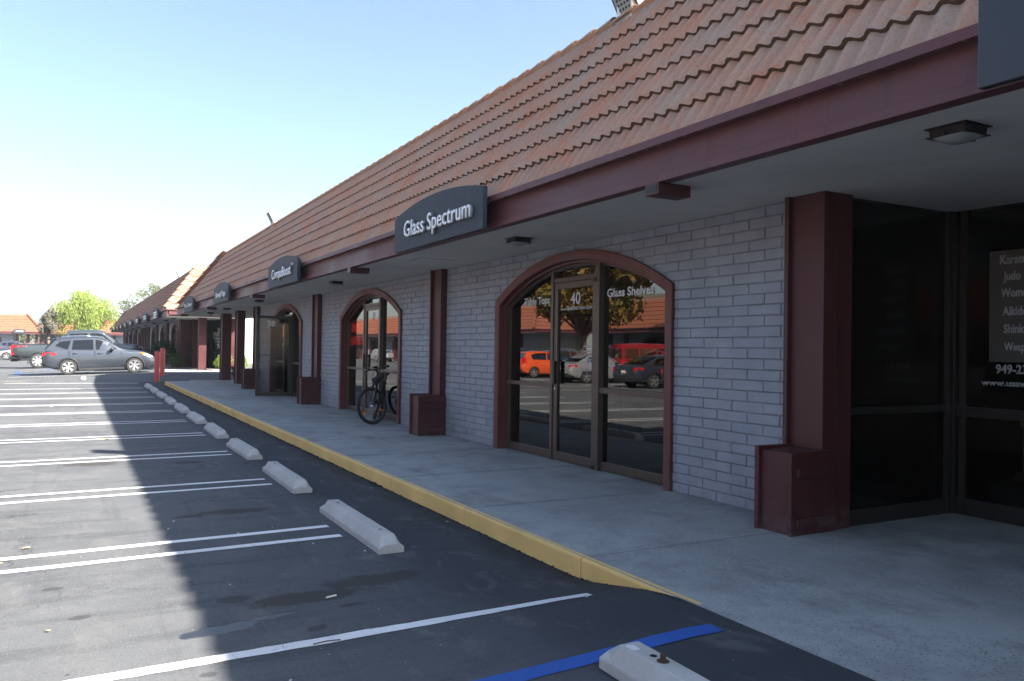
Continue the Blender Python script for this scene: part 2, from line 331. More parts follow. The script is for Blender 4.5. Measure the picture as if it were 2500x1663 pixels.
def tag(o, label=None, cat=None, group=None, kind=None):
    if label: o['label'] = label
    if cat: o['category'] = cat
    if group: o['group'] = group
    if kind: o['kind'] = kind
    return o
def empty(name, loc=(0, 0, 0), rz=0, label=None, cat=None, group=None):
    o = bpy.data.objects.new(name, None); o.empty_display_size = .2; o.location = loc; o.rotation_euler = (0, 0, rz)
    return tag(link(o), label, cat, group)
def kids(o): return [c for c in scene.objects if c.parent == o]
def copy_tree(o, parent=None, label=None, group=None):
    c = o.copy(); link(c); c.parent = parent
    if label: c['label'] = label
    if group: c['group'] = group
    for ch in kids(o): copy_tree(ch, c)
    return c
def sm(a, b, x):
    t = min(max((x-a)/(b-a), 0), 1); return t*t*(3-2*t)
def gz(x, y):
    far = .13+.035*(min(max(x, -3), 4)+.25)
    return far*sm(35, 41, y)+.156*(1-sm(3.7, 4.95, y))*sm(1.2, 3.0, x)
_capH = {}
def text(name, s, mat, parent, origin, xdir, ydir, cap=None, width=None, bold=0, depth=.002, shear=0, space=1.0, side=None):
    """text laid on a plane: origin = left end of the baseline, xdir reading direction, ydir up."""
    cu = bpy.data.curves.new(name, 'FONT'); cu.body = s; cu.size = 1; cu.extrude = 0; cu.offset = bold; cu.shear = shear; cu.space_character = space
    cu.resolution_u = 4
    def mesh_of(c, body=None):
        if body is not None: c.body = body
        o = bpy.data.objects.new('t', c); link(o); dg = bpy.context.evaluated_depsgraph_get()
        me = bpy.data.meshes.new_from_object(o.evaluated_get(dg)); bpy.data.objects.remove(o); return me
    me = mesh_of(cu)
    hm = mesh_of(cu, 'H'); ch = max(v.co.y for v in hm.vertices)-min(v.co.y for v in hm.vertices)
    x0 = min(v.co.x for v in me.vertices); x1 = max(v.co.x for v in me.vertices)
    sy = cap/ch if cap else width/(x1-x0); sx = width/(x1-x0) if width else sy
    bm = bmesh.new(); bm.from_mesh(me)
    bmesh.ops.remove_doubles(bm, verts=bm.verts, dist=1e-5)
    X = Vector(xdir).normalized(); Y = Vector(ydir).normalized(); N = X.cross(Y); O = Vector(origin)
    ret = bmesh.ops.extrude_face_region(bm, geom=bm.faces[:]); top = [g for g in ret['geom'] if isinstance(g, bmesh.types.BMVert)]; ts = set(top)
    for v in bm.verts:
        p = O+X*((v.co.x-x0)*sx)+Y*(v.co.y*sy); v.co = p+(N*depth if v in ts else Vector((0, 0, 0)))
    bmesh.ops.recalc_face_normals(bm, faces=bm.faces)
    if side:
        for f_ in bm.faces:
            if abs(f_.normal.dot(N)) < .5: f_.material_index = 1
    m2 = bpy.data.meshes.new(name); bm.to_mesh(m2); bm.free(); m2.materials.append(mat)
    if side: m2.materials.append(side)
    bpy.data.meshes.remove(me); bpy.data.meshes.remove(hm)
    o = bpy.data.objects.new(name, m2); return link(o, parent)
# ------------------------------------------------------------------ ground, walks, kerbs, markings
def axis(parts):
    out = []
    for a, b, st in parts:
        n = max(1, round((b-a)/st)); out += [a+(b-a)*i/n for i in range(n)]
    return out+[parts[-1][1]]
xs = axis([(-3500, -400, 1000), (-400, -60, 85), (-60, -4, 8), (-4, 4.4, .2), (4.4, 60, 9), (60, 400, 85), (400, 3500, 1000)])
ys = axis([(-3000, -300, 900), (-300, -20, 70), (-20, 2, 4), (2, 6, .1), (6, 34, 3.5), (34, 42, .25), (42, 160, 12), (160, 500, 85), (500, 5500, 1000)])
mb = MB(); mb.v = [(x, y, gz(x, y)) for y in ys for x in xs]; nx = len(xs)
mb.f = [(j*nx+i, j*nx+i+1, (j+1)*nx+i+1, (j+1)*nx+i) for j in range(len(ys)-1) for i in range(nx-1)]; mb.mi = [0]*len(mb.f)
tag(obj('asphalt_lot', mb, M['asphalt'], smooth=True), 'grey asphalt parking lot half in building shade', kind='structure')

KX = 3.165
mb = MB()                                       # concrete walk, top at z=.16, slightly rounded kerb edge
mb.box(KX+.012, 7.3, -16, 34.86, -.2, .16); mb.box(4.2, 12, 34.86, 35.9, -.2, .158); 
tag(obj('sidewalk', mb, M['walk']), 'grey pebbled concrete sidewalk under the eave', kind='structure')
mb = MB(); yy = 3.55                             # kerb in cast lengths with joints
js = [4.80]+[4.80+1.95*k for k in range(1, 16)]+[34.86]
a = 3.60
for b in js:
    n = max(2, int((b-a)/.25)); prof = [(0, -.25), (0, .135), (.006, .152), (.02, .1605), (.05, .1608), (.05, -.25)]
    st = [(a+.006)+(b-a-.012)*i/n for i in range(n+1)]
    vs = []
    for y in st:
        o = .006*math.sin(y*2.1)+.004*math.sin(y*5.3); nb = sm(4.8, 3.5, y) if False else 0
        vs += [(KX+px+o*(.3 if pz > .1 else 1), y, pz) for px, pz in prof]
    m = len(prof)
    fs = [(i*m+k, i*m+k+1, (i+1)*m+k+1, (i+1)*m+k) for i in range(n) for k in range(m-1)]+[tuple(range(m)), tuple(n*m+k for k in range(m-1, -1, -1))]
    mb.add(vs, fs); a = b
tag(obj('kerb', mb, M['kerb']), 'yellow painted concrete kerb along the sidewalk', kind='structure')
mb = MB()                                       # crumbling asphalt lip at the kerb foot
r2 = random.Random(3)
for i in range(1500):
    y = 3.7+31*(i/1500.0)**1.6+r2.uniform(-.05, .05); s = r2.uniform(.003, .012)*(1 if y < 9 else 1.6)*(.6 if y < 4.7 else 1); x = KX-abs(r2.gauss(0, .022))-.004
    c = Vector((x, y, gz(x, y)+s*.2)); vs = [c+Vector((r2.uniform(-1, 1), r2.uniform(-1, 1), r2.uniform(.2, 1)*k))*s for k in (1, 1, -1, -1, 1, -1)]
    bm = bmesh.new(); [bm.verts.new(v) for v in vs]; bmesh.ops.convex_hull(bm, input=bm.verts); bm.verts.ensure_lookup_table()
    bm.verts.index_update(); mb.add([v.co.copy() for v in bm.verts], [tuple(v.index for v in f.verts) for f in bm.faces]); bm.free()
crm = plain('asphalt_crumb', (.035, .033, .03), .95, var=.4, scale=40)
tag(obj('asphalt_crumbs', mb, crm), 'crumbled dark asphalt along the kerb foot', kind='stuff')

def stripe(mb, pts, wd, dz=.004, seg=.2, rag=.004, curve=None):
    r3 = random.Random(int(pts[0][1]*100)); L = []
    for (xa, ya), (xb, yb) in zip(pts[:-1], pts[1:]):
        n = max(1, int(math.hypot(xb-xa, yb-ya)/seg)); L += [(xa+(xb-xa)*i/n, ya+(yb-ya)*i/n) for i in range(n)]
    L.append(pts[-1]); vs = []
    for i, p in enumerate(L):
        q0 = L[max(i-1, 0)]; q1 = L[min(i+1, len(L)-1)]; d = Vector((q1[0]-q0[0], q1[1]-q0[1])).normalized(); nrm = Vector((-d.y, d.x))
        for s in (-1, 1):
            x = p[0]+nrm.x*(wd/2*s+r3.uniform(-rag, rag)); y = p[1]+nrm.y*(wd/2*s+r3.uniform(-rag, rag)); vs.append((x, y, gz(x, y)+dz))
    mb.add(vs, [(2*i, 2*i+2, 2*i+3, 2*i+1) for i in range(len(L)-1)])
mb = MB()
stripe(mb, [(-1.6, 4.32), (.12, 4.365), (1.49, 4.408), (1.97, 4.362), (2.84, 4.204)], .10, seg=.08)
for k in range(11):
    yc = 7.0+2.865*k; sk = .05
    if k < 10:
        for d in (-.2, .2): stripe(mb, [(-3.6, yc+d-.28), (-.45, yc+d-.12), (2.03+.02*k, yc+d)], .095, seg=.35)
for y0, xa, xb in [(42.4, -2.6, 3.0), (36.9, -2.4, 2.3)]: stripe(mb, [(xa, y0), (xb, y0-.6)], .12)
for y0 in (51.5, 54.4, 57.3, 60.2): stripe(mb, [(-2.6, y0), (3.3, y0-.4)], .12)
for k in range(-2, 14):                       # the middle rows of the lot
    for d in (-.2, .2): stripe(mb, [(-15.5, 6+2.87*k+d), (-9.8, 6.2+2.87*k+d), (-9.8+.01, 6.2+2.87*k+d)], .1, seg=1)
    if k > 2: stripe(mb, [(-9.4, 4.8+2.87*k), (-6.2, 5.2+2.87*k)], .1, seg=1)
tag(obj('parking_lines', mb, M['white_paint']), 'white painted double lines between the parking bays', kind='structure')
mb = MB(); stripe(mb, [(.95, 3.60), (1.803, 3.409), (2.244, 3.330), (2.473, 3.295), (3.013, 3.262)], .12, seg=.08)
stripe(mb, [(-2.6, 46.6), (-1.7, 46.5)], .5); stripe(mb, [(-2.6, 46.6), (-2.55, 51)], .15); stripe(mb, [(-1.6, 52), (-1.0, 54.5)], .2)
tag(obj('blue_parking_line', mb, M['blue_paint']), 'blue painted line by the near wheel stop', kind='structure')
mb = MB(); stripe(mb, [(-2.5, 38.3), (-1.75, 37.6)], .22); tag(obj('faded_yellow_mark', mb, M['faded']), 'faded yellow paint mark on the asphalt', kind='structure')
# walk in front of the second building
mb = MB(); mb.add([(3.95, 42.6, .22), (5.8, 43.2, .27), (5.8, 43.2, -.1), (3.95, 42.6, -.1)], [(0, 3, 2, 1)])
mb = MB(); mb.prism([(3.7, 41.7), (5.35, 41.7), (5.62, 42.2), (8.5, 42.2), (8.5, 120), (3.7, 120)], lambda a, b: (a, b, -.1), lambda a, b: (a, b, .29))
tag(obj('far_sidewalk', mb, M['walk']), 'pale concrete sidewalk of the second shop row', kind='structure')

# ------------------------------------------------------------------ shop building builder (local frame: x into the shop, y along the front)
E_X, E_Z = 3.965, 3.285
def tiles(mb, P0, U, S, N, u0, u1, L, nc, tmax, pitch=.155, h=.040, seg=6, thick=.035, seed=1):
    th0 = thick; r4 = random.Random(seed); e = L/nc; du = pitch/seg; n = int((u1-u0)/du)+1
    if mb.att is None: mb.att = [0]*len(mb.f)
    for c in range(nc):
        ta, tb = c*e, (c+1)*e; thick = th0 if c else .006; vs = []; ok = []; jit = {}
        for i in range(n+1):
            u = u0+min(i*du, u1-u0); tm = tmax(u); k = int(u/(pitch*2)+1000)
            if k not in jit: jit[k] = (r4.uniform(-.004, .004), r4.uniform(-.005, .005))
            ju, jt = jit[k]
            ph = (u/pitch) % 1.0; wv = h*(.5+.5*math.cos(2*PI*ph))**1.15
            a = min(ta-.012+jt*1.2, tm); b = min(tb+.03, tm); f = (b-ta)/(tb-ta)
            low = wv+ju+.002
            vs += [P0+U*u+S*a+N*(low), P0+U*u+S*a+N*(low+thick), P0+U*u+S*b+N*(wv+thick*(1-f)+.002)]
            ok.append(tm > ta+.01)
        fs = []; at = []
        for i in range(n):
            if not (ok[i] or ok[i+1]): continue
            q = 3*i; fs += [(q, q+3, q+4, q+1), (q+1, q+4, q+5, q+2)]; at += [1, 0]
        mb.add(vs, fs); mb.att += at
def barrel_row(mb, A, B, n, r=.1, up=Vector((0, 0, 1)), lift=.02, taper=.8):
    """half-round cap tiles overlapping from A up to B"""
    d = (B-A)/n; dn = d.normalized(); sd = dn.cross(up).normalized(); nn = sd.cross(dn).normalized()
    if mb.att is None: mb.att = [0]*len(mb.f)
    for i in range(n):
        a = A+d*i-dn*.03; b = A+d*(i+1)+dn*.02; m = 7; vs = []
        for (p, rr, lf) in ((a, r, lift+.03), (b, r*taper, lift)):
            for q in (rr, rr-.014):
                vs += [p+sd*(q*math.cos(PI*k/(m-1)))+nn*(lf+q*.85*math.sin(PI*k/(m-1))) for k in range(m)]
        fs = [(k, k+1, 2*m+k+1, 2*m+k) for k in range(m-1)]+[(k, m+k, m+k+1, k+1) for k in range(m-1)]
        mb.add(vs, fs); mb.att += [0]*(m-1)+[1]*(m-1)
def clip_half(poly, p, n):
    out = []
    for i, a in enumerate(poly):
        b = poly[(i+1) % len(poly)]; da = (a[0]-p[0])*n[0]+(a[1]-p[1])*n[1]; db = (b[0]-p[0])*n[0]+(b[1]-p[1])*n[1]
        if da >= 0: out.append(a)
        if (da >= 0) != (db >= 0): t = da/(da-db); out.append((a[0]+(b[0]-a[0])*t, a[1]+(b[1]-a[1])*t))
    return out
class Arch:
    def __init__(s, yc, a=2.02, zs=2.325, zt=2.87, zf=.16):
        s.yc, s.a, s.zs, s.zt, s.zf = yc, a, zs, zt, zf; h = zt-zs; s.R = (a*a+h*h)/(2*h); s.zc = zt-s.R
    def z(s, y, i=0):
        d = y-s.yc; R = s.R-i; return s.zc+math.sqrt(max(R*R-d*d, 0))
    def outline(s, i=0, n=20, zf=None):
        a = s.a-i; zf = s.zf if zf is None else zf
        return [(s.yc+a, zf)]+[(s.yc+a*math.cos(PI*k/n), s.z(s.yc+a*math.cos(PI*k/n), i)) for k in range(n+1)]+[(s.yc-a, zf)]
    def inside(s, y, z, i=0): return abs(y-s.yc) < s.a-i and z < s.z(y, i)
    def region(s, y0, y1, z0, i, n=10):
        y0 = max(y0, s.yc-s.a+i); y1 = min(y1, s.yc+s.a-i)
        return [(y0, z0), (y1, z0)]+[(y1+(y0-y1)*k/n, s.z(y1+(y0-y1)*k/n, i)) for k in range(n+1)]
def brick_wall(y0, y1, zf, arches, X=5.52, seed=5, bl=.4, bh=.0998, nrow=28):
    mb = MB(); r5 = random.Random(seed)
    for r in range(nrow):
        za = zf+r*bh; zb = za+bh; off = (r % 2)*bl/2
        k = int((y0-off)/bl)-1
        while k*bl+off < y1:
            a = max(k*bl+off, y0); b = min(k*bl+off+bl, y1); k += 1
            if b-a < .03: continue
            g = .0038; poly = [(a+g, za+g), (b-g, za+g), (b-g, zb-g), (a+g, zb-g)]
            for A in arches:
                ins = [A.inside(*p, .05) for p in poly]
                if all(ins): poly = []; break
                cy, cz = (a+b)/2, (za+zb)/2
                if any(ins) or A.inside(cy, cz, .05):
                    if cz < A.zs-.05:
                        sgn = 1 if cy > A.yc else -1; poly = clip_half(poly, (A.yc+sgn*(A.a-.05), 0), (sgn, 0))
                    else:
                        pts = [p for p, q in zip(poly, ins) if not q] or [(cy, cz)]
                        q = (sum(p[0] for p in pts)/len(pts), sum(p[1] for p in pts)/len(pts))
                        d = Vector((q[0]-A.yc, q[1]-A.zc)).normalized(); p = (A.yc+d.x*(A.R-.05), A.zc+d.y*(A.R-.05)); poly = clip_half(poly, p, (d.x, d.y))
                        poly = [pp for pp in poly]
                        if len(poly) >= 3 and cz < A.zs+.1 and abs(cy-A.yc) > A.a-.45:
                            sgn = 1 if cy > A.yc else -1; poly = clip_half(poly, (A.yc+sgn*(A.a-.06), 0), (sgn, 0)) if cz < A.zs else poly
                    if len(poly) < 3: break
            if len(poly) < 3: continue
            c = (sum(p[0] for p in poly)/len(poly), sum(p[1] for p in poly)/len(poly))
            pr = .010+r5.uniform(-.003, .0035); t1 = r5.uniform(-.0025, .0025); t2 = r5.uniform(-.0015, .0015)
            def inn(p, dd):
                v = Vector((c[0]-p[0], c[1]-p[1])); sx = math.copysign(min(dd, abs(v.x)), v.x); sy = math.copysign(min(dd, abs(v.y)), v.y); return (p[0]+sx, p[1]+sy)
            ring0 = [(X+.004, *p) for p in poly]; ring1 = [(X-pr*.55, *inn(p, .001)) for p in poly]
            ring2 = [(X-pr-t1*(p[0]-c[0])/.2-t2*(p[1]-c[1])/.05, *inn(p, .007)) for p in poly]; n = len(poly)
            fs = []
            for rr in (0, n): fs += [(rr+i, rr+n+i, rr+n+(i+1) % n, rr+(i+1) % n) for i in range(n)]
            fs += [tuple(2*n+i for i in range(n-1, -1, -1))]
            mb.add(ring0+ring1+ring2, fs)
    return mb
def backing(mb, y0, y1, zf, zt, arches, X=5.523, th=.15):
    cuts = sorted(arches, key=lambda A: A.yc); y = y0
    for A in cuts:
        mb.box(X, X+th, y, A.yc-A.a+.07, zf-.3, zt); o = A.outline(.07)[1:-1][::-1]
        for p, q in zip(o[:-1], o[1:]):
            mb.add([(X, p[0], p[1]), (X, q[0], q[1]), (X, q[0], zt), (X, p[0], zt)], [(0, 3, 2, 1)])
        y = A.yc+A.a-.07
    mb.box(X, X+th, y, y1, zf-.3, zt)
def flip_x(p): return p
def arch_unit(parent, A, open_door=False, detail=True, glass='glass', dglass=None):
    GX = 5.66; mb = MB(); steps = [(0, 5.528), (0, 5.468), (.105, 5.468), (.12, 5.478), (.12, 5.56), (.145, 5.565), (.145, 5.70)]
    rings = [[(x, *p) for p in A.outline(i, 24 if detail else 14)] for i, x in steps]; n = len(rings[0]); vs = [v for r in rings for v in r]
    mb.add(vs, [(r*n+i, r*n+i+1, (r+1)*n+i+1, (r+1)*n+i) for r in range(len(rings)-1) for i in range(n-1)])
    obj('arch_surround', mb, M['surround'], parent, smooth=math.radians(35))
    fr = MB()
    def bar_y(y0, y1, z0, z1, xa=5.625, xb=5.70): fr.box(xa, xb, y0, y1, z0, z1)
    rings = [[(x, *p) for p in A.outline(i, 24 if detail else 14)] for i, x in [(.14, 5.63), (.18, 5.63), (.18, 5.70)]]
    fr.add([v for r in rings for v in r], [(r*n+i, r*n+i+1, (r+1)*n+i+1, (r+1)*n+i) for r in range(2) for i in range(n-1)])
    yc = A.yc; L0, L1 = yc+.58, yc+.64; R0, R1 = yc-.52, yc-.43; ya, yb = yc-A.a+.15, yc+A.a-.15; zf = A.zf; dz = zf-.16
    for (a, b, xa) in ((L0, L1, 5.60), (R0, R1, 5.585)):
        fr.box(xa, 5.72, a, b, zf, min(A.z(a, .15), A.z(b, .15)))
    bar_y(L1, yb, zf+.012, zf+.11); bar_y(ya, R0, zf+.012, zf+.11); bar_y(L1, yb, 1.115+dz, 1.165+dz, 5.60); bar_y(ya, R0, 1.10+dz, 1.165+dz, 5.60)
    fr.box(5.61, 5.70, R1, L0, 2.505+dz, 2.565+dz)
    fo = obj('window_frame', fr, M['darkbronze' if open_door or not detail else 'bronze'], parent, bevel=.003 if detail else 0)
    def pane(y0, y1, z0, ins=.17, z1=None, par=fo, nm='window_pane'):
        pl = A.region(y0, y1, z0, ins) if z1 is None else [(y0, z0), (y1, z0), (y1, z1), (y0, z1)]
        m = MB(); m.add([(GX, *p) for p in pl], [tuple(range(len(pl)-1, -1, -1))]); return obj(nm, m, M[glass], par)
    pane(L1-.01, yb, zf+.1); pane(ya, R0+.01, zf+.1); pane(R1-.01, L0+.01, 2.56+dz)
    # door leaf
    d = MB(); d.box(5.615, 5.665, R1+.006, R1+.096, zf+.012, 2.50+dz); d.box(5.615, 5.665, L0-.096, L0-.006, zf+.012, 2.50+dz)
    d.box(5.615, 5.665, R1+.096, L0-.096, 2.42+dz, 2.50+dz); d.box(5.615, 5.665, R1+.096, L0-.096, zf+.012, zf+.12)
    if open_door: d.box(5.63, 5.65, R1+.096, L0-.096, 1.34, 1.36)
    do = obj('door', d, M['darkbronze' if open_door else 'bronze'], parent, bevel=.003 if detail else 0)
    m = MB(); m.add([(5.64, R1+.09, zf+.11), (5.64, L0-.09, zf+.11), (5.64, L0-.09, 2.43+dz), (5.64, R1+.09, 2.43+dz)], [(0, 3, 2, 1)]); obj('door_pane', m, M[dglass or glass], do)
    if detail:
        m = MB(); m.box(5.555, 5.60, L0-.115, L0-.075, 1.17+dz, 1.47+dz); m.box(5.60, 5.616, L0-.105, L0-.085, 1.2+dz, 1.22+dz); m.box(5.60, 5.616, L0-.105, L0-.085, 1.42+dz, 1.44+dz)
        obj('door_handle', m, M['darkmetal'], do, bevel=.003)
        m = MB(); m.tube([(5.67, R1+.07, .92+dz), (5.71, R1+.07, .93+dz), (5.71, R1+.07, 1.17+dz), (5.67, R1+.07, 1.18+dz)], .009); obj('door_handle', m, M['darkmetal'], do, smooth=True)
        m = MB(); m.lathe([(.012, 0), (.016, .004), (.013, .008)], (0, 0, 0), 'x', 16); m.xf(Matrix.Translation((5.607, L0-.05, 1.10+dz))); obj('door_lock', m, M['chrome'], do, smooth=True)
        m = MB(); m.box(5.575, 5.625, R1-.03, R1+.04, 2.46+dz, 2.515+dz); obj('door_pivot', m, M['darkmetal'], do, bevel=.003); m = MB(); m.box(5.575, 5.625, R1-.02, R1+.04, zf+.01, zf+.05); obj('door_pivot', m, M['darkmetal'], do, bevel=.003)
    if open_door:
        H = Matrix.Translation((5.60, R1, 0)) @ Matrix.Rotation(math.radians(open_door), 4, 'Z') @ Matrix.Translation((-5.60, -R1, 0))
        for o in [do]+kids(do):
            o.data.transform(H)
    return fo, do
def pilaster(parent, y, zf=.16, ret=5.54, box=True, zt=2.955):
    """shaft against the wall, low utility box in front of its foot"""
    m = MB(); m.box(5.40, ret, y, y+.34, zf, zt+.004); m.box(5.355, ret, y+.34, y+.385, zf, zt+.006)
    p = obj('pilaster', m, M['maroon'], parent, bevel=.004)
    if not box: return p
    b = MB(); z1 = zf+.655
    b.add([(5.03, y-.03, zf), (5.03, y+.30, zf), (5.03, y+.30, z1), (5.03, y-.03, z1), (5.398, y-.03, zf), (5.398, y+.30, zf), (5.398, y+.30, z1+.015), (5.398, y-.03, z1+.015)],
          [(0, 3, 2, 1), (3, 7, 6, 2), (0, 4, 7, 3), (1, 2, 6, 5), (4, 5, 6, 7)])
    b.box(5.398, ret, y-.03, y-.002, zf, z1+.012); b.box(4.995, 5.398, y+.30, y+.345, zf, z1+.03); b.box(5.005, 5.04, y-.042, y-.012, zf, z1+.002)
    bo = obj('pilaster_box', b, M['maroon'], parent, bevel=.006)
    for zc in (zf+.50, zf+.10):
        s = MB()
        pl = [(5.06, zc-.034), (5.075, zc-.048), (5.46, zc-.048), (5.47, zc-.03), (5.47, zc+.03), (5.46, zc+.045), (5.085, zc+.045), (5.065, zc+.03)]
        s.prism(pl, lambda a, b_: (a, y-.028, b_), lambda a, b_: (a, y-.058, b_)); obj('batten', s, M['maroon'], bo, bevel=.008)
    return p
def post(parent, x0, x1, y0, y1, zf, zt, mat='maroon', flange=True):
    m = MB(); m.box(x0, x1, y0, y1, zf, zt)
    if flange: m.box(x0-.035, x0+.03, y1-.002, y1+.045, zf, zt+.002)
    return obj('post', m, M[mat], parent, bevel=.004)
def make_shops(name, loc, rz, label, group, y0, y1, walls, arches, pils, dz=0, ridge=(5.315, 5.35), hip0=None, hip1=None, nc=7, xb=14, tile='tile', detail=True, seg=6, pitch=.155, core=None):
    """y0..y1 eave run; hips as (eave y, ridge y); walls: brick runs"""
    t = empty(name, loc, rz, label, 'building', group); zf = .16+dz; zs = 2.955+dz; ez = E_Z+dz; RX, RZ = ridge
    S = Vector((RX-E_X, 0, RZ-ez)); L = S.length; S.normalize(); U = Vector((0, 1, 0)); N = Vector((-S.z, 0, S.x))
    def tm(u):
        v = L
        if hip0 and u < hip0[1]: v = min(v, L*(u-hip0[0])/(hip0[1]-hip0[0]))
        if hip1 and u > hip1[1]: v = min(v, L*(hip1[0]-u)/(hip1[0]-hip1[1]))
        return max(v, 0)
    u0 = hip0[0] if hip0 else y0; u1 = hip1[0] if hip1 else y1
    mb = MB(); tiles(mb, Vector((E_X+.052, 0, ez-.05)), U, S, N, u0, u1, L, nc, tm, pitch=pitch, seg=seg, h=.042 if seg > 2 else .0)
    for hp, sg in ((hip0, 1), (hip1, -1)):
        if not hp: continue
        S2 = Vector((0, (hp[1]-hp[0]), RZ-ez)); L2 = S2.length; S2.normalize(); N2 = Vector((0, -S2.z*sg, abs(S2.y))); U2 = Vector((1, 0, 0))
        slope = (RX-E_X)/L2
        tiles(mb, Vector((0, hp[0], ez)), U2, S2, N2, E_X, xb, L2, nc, lambda u: max(0, min(L2, (u-E_X)/slope)), pitch=pitch if detail else .31, seg=max(seg, 2), h=.03 if seg > 2 else 0)
    ro = obj('roof', mb, M[tile], t)
    cp = MB(); a = hip0[1] if hip0 else y0; b = hip1[1] if hip1 else y1
    n = int((b-a)/.40); barrel_row(cp, Vector((RX+.07, a, RZ)), Vector((RX+.07, b, RZ)), n, r=.078, lift=-.005)
    for hp in (hip0, hip1):
        if hp: barrel_row(cp, Vector((E_X+.02, hp[0], ez+.05)), Vector((RX, hp[1], RZ+.05)), nc, r=.15, lift=0)
    obj('ridge_cap', cp, M[tile], ro, smooth=math.radians(50))
    dk = MB(); dk.box(RX+.02, xb, a+.02, b-.02, RZ-.5, RZ-.03); cy0, cy1 = core or (y0+.3, y1-.3); dk.box(xb-.25, xb-.01, cy0, cy1, -.1+dz, RZ-.5); dk.box(5.7, xb-.26, cy0, cy0+.2, zf-.2, zs+.002)
    dk.box(E_X+.3, xb-.26, y0+.1, y1-.1, zs+.05, zs+.09)
    for (ya, yb) in walls: dk.box(5.69, xb-.26, yb-.03, yb+.0, zf-.2, zs-.001)
    obj('roof_deck', dk, M['roof_deck'], t)
    f = MB(); f.box(4.062, 4.10, y0, y1, zs+.06, ez-.045); f.box(4.035, 4.15, y0-.01, y1+.01, zs-.001, zs+.064); f.box(E_X, 4.07, y0-.03, y1+.03, ez-.05, ez+.001); f.box(E_X-.004, E_X+.008, y0-.03, y1+.03, ez-.062, ez+.003)
    for hp, ye, sg in ((hip0, y0, 1), (hip1, y1, -1)):
        if hp: f.box(4.151, xb, min(ye, ye+sg*.04), max(ye, ye+sg*.04), zs+.001, ez-.045); f.box(4.0, xb, min(ye-sg*.06, ye+sg*.02), max(ye-sg*.06, ye+sg*.02), ez-.049, ez-.002); f.box(4.152, xb, min(ye, ye+sg*.1), max(ye, ye+sg*.1), zs-.003, zs+.062)
    obj('fascia', f, M['fascia'], t, bevel=.003 if detail else 0)
    s = MB(); s.box(4.149, xb-.3, y0+.05, y1-.05, zs, zs+.045); obj('soffit', s, M['stucco'], t)
    As = [Arch(c, zs=2.325+dz, zt=2.87+dz, zf=zf) for c in arches]
    for (ya, yb) in walls:
        inn = [A for A in As if ya < A.yc < yb]
        wo = MB(); backing(wo, ya, yb, zf, zs+.02, inn); wobj = obj('wall', wo, M['mortar'] if detail else M['brick'], t)
        if detail: obj('brickwork', brick_wall(ya, yb, zf, inn), M['brick'], wobj)
    for y in pils: pilaster(t, y, zf, zt=zs)
    return t, As

b1, A1 = make_shops('shop_row', (0, 0, 0), 0, 'long single storey shop row with brown tiled roof and grey block wall in front', 'shop buildings round the lot',
    -14, 39.7, [(5.02, 28.6)], [8.67, 16.69, 24.42], [4.64, 12.56, 20.43, 28.27], hip1=(38.6, 34.87), core=(-13.7, 28.6))
arch_unit(b1, A1[0]); arch_unit(b1, A1[1]); arch_unit(b1, A1[2], open_door=82, dglass='glass3')
# return of the near pilaster, posts of the far corner, storefront recess
m = MB(); m.box(5.541, 5.74, 4.64, 5.0, .16, 2.957); obj('pilaster_return', m, M['maroon'], b1, bevel=.003)
post(b1, 5.43, 5.72, 32.1, 32.45, .16, 2.956); post(b1, 5.43, 5.80, 35.7, 36.05, .0, 2.956); 
m = MB(); m.box(7.9, 9.4, 28.62, 28.8, .16, 2.95); obj('end_wall', m, M['stucco'], b1)
def storefront(parent, y_ret, x0, x1, ya, yb, zf, zt, rails=True, glass='glass2'):
    """glass return wall facing -y at y_ret (x0..x1) and glass wall in plane x1 from ya up to y_ret"""
    f = MB()
    for (a, b) in ((x0, x0+.05), (x1-.09, x1-.04)): f.box(a, b, y_ret-.03, y_ret+.06, zf, zt)
    f.box(x0+.05, x1-.09, y_ret-.02, y_ret+.05, zf, zf+.13); f.box(x0+.05, x1-.09, y_ret-.02, y_ret+.05, zf+.94, zf+1.0)
    f.box(x1-.035, x1+.05, y_ret-.05, y_ret+.0, zf, zt-.003)
    n = max(1, int(round((yb-ya)/1.5)))
    for k in range(n+1):
        y = yb-.1-(yb-ya-.15)*k/n; f.box(x1-.02, x1+.07, y-.05, y, zf, zt-.004)
    f.box(x1-.015, x1+.06, ya, yb-.05, zf, zf+.15); f.box(x1-.015, x1+.06, ya, yb-.05, zf+.90, zf+.99)
    fo = obj('storefront_frame', f, M['darkbronze'], parent, bevel=.003)
    g = MB(); g.add([(x0+.02, y_ret+.02, zf), (x1-.05, y_ret+.02, zf), (x1-.05, y_ret+.02, zt), (x0+.02, y_ret+.02, zt)], [(0, 1, 2, 3)]); obj('window_pane', g, M[glass], fo)
    g = MB(); g.add([(x1+.02, ya, zf), (x1+.02, yb-.04, zf), (x1+.02, yb-.04, zt), (x1+.02, ya, zt)], [(0, 3, 2, 1)]); obj('window_pane', g, M[glass], fo)
    return fo
sf = storefront(b1, 4.70, 5.72, 7.19, -1.6, 4.72, .16, 2.957)
def room(parent, x0, x1, y0, y1, z0, z1, mat='interior'):
    m = MB(); m.box(x0, x1, y0, y1, z0, z1); m.f = [tuple(reversed(f)) for f in m.f if f != (3, 0, 4, 7)]; m.mi = [0]*len(m.f); return obj('shop_interior', m, M[mat], parent)
m = MB(); m.box(4.5, 5.05, 11.25, 11.80, 2.9515, 2.9545); obj('access_panel', m, M['stucco'], b1, bevel=.001)
m = MB(); m.box(4.485, 5.065, 11.235, 11.815, 2.953, 2.9547); obj('access_panel_gap', m, M['darkmetal'], b1)
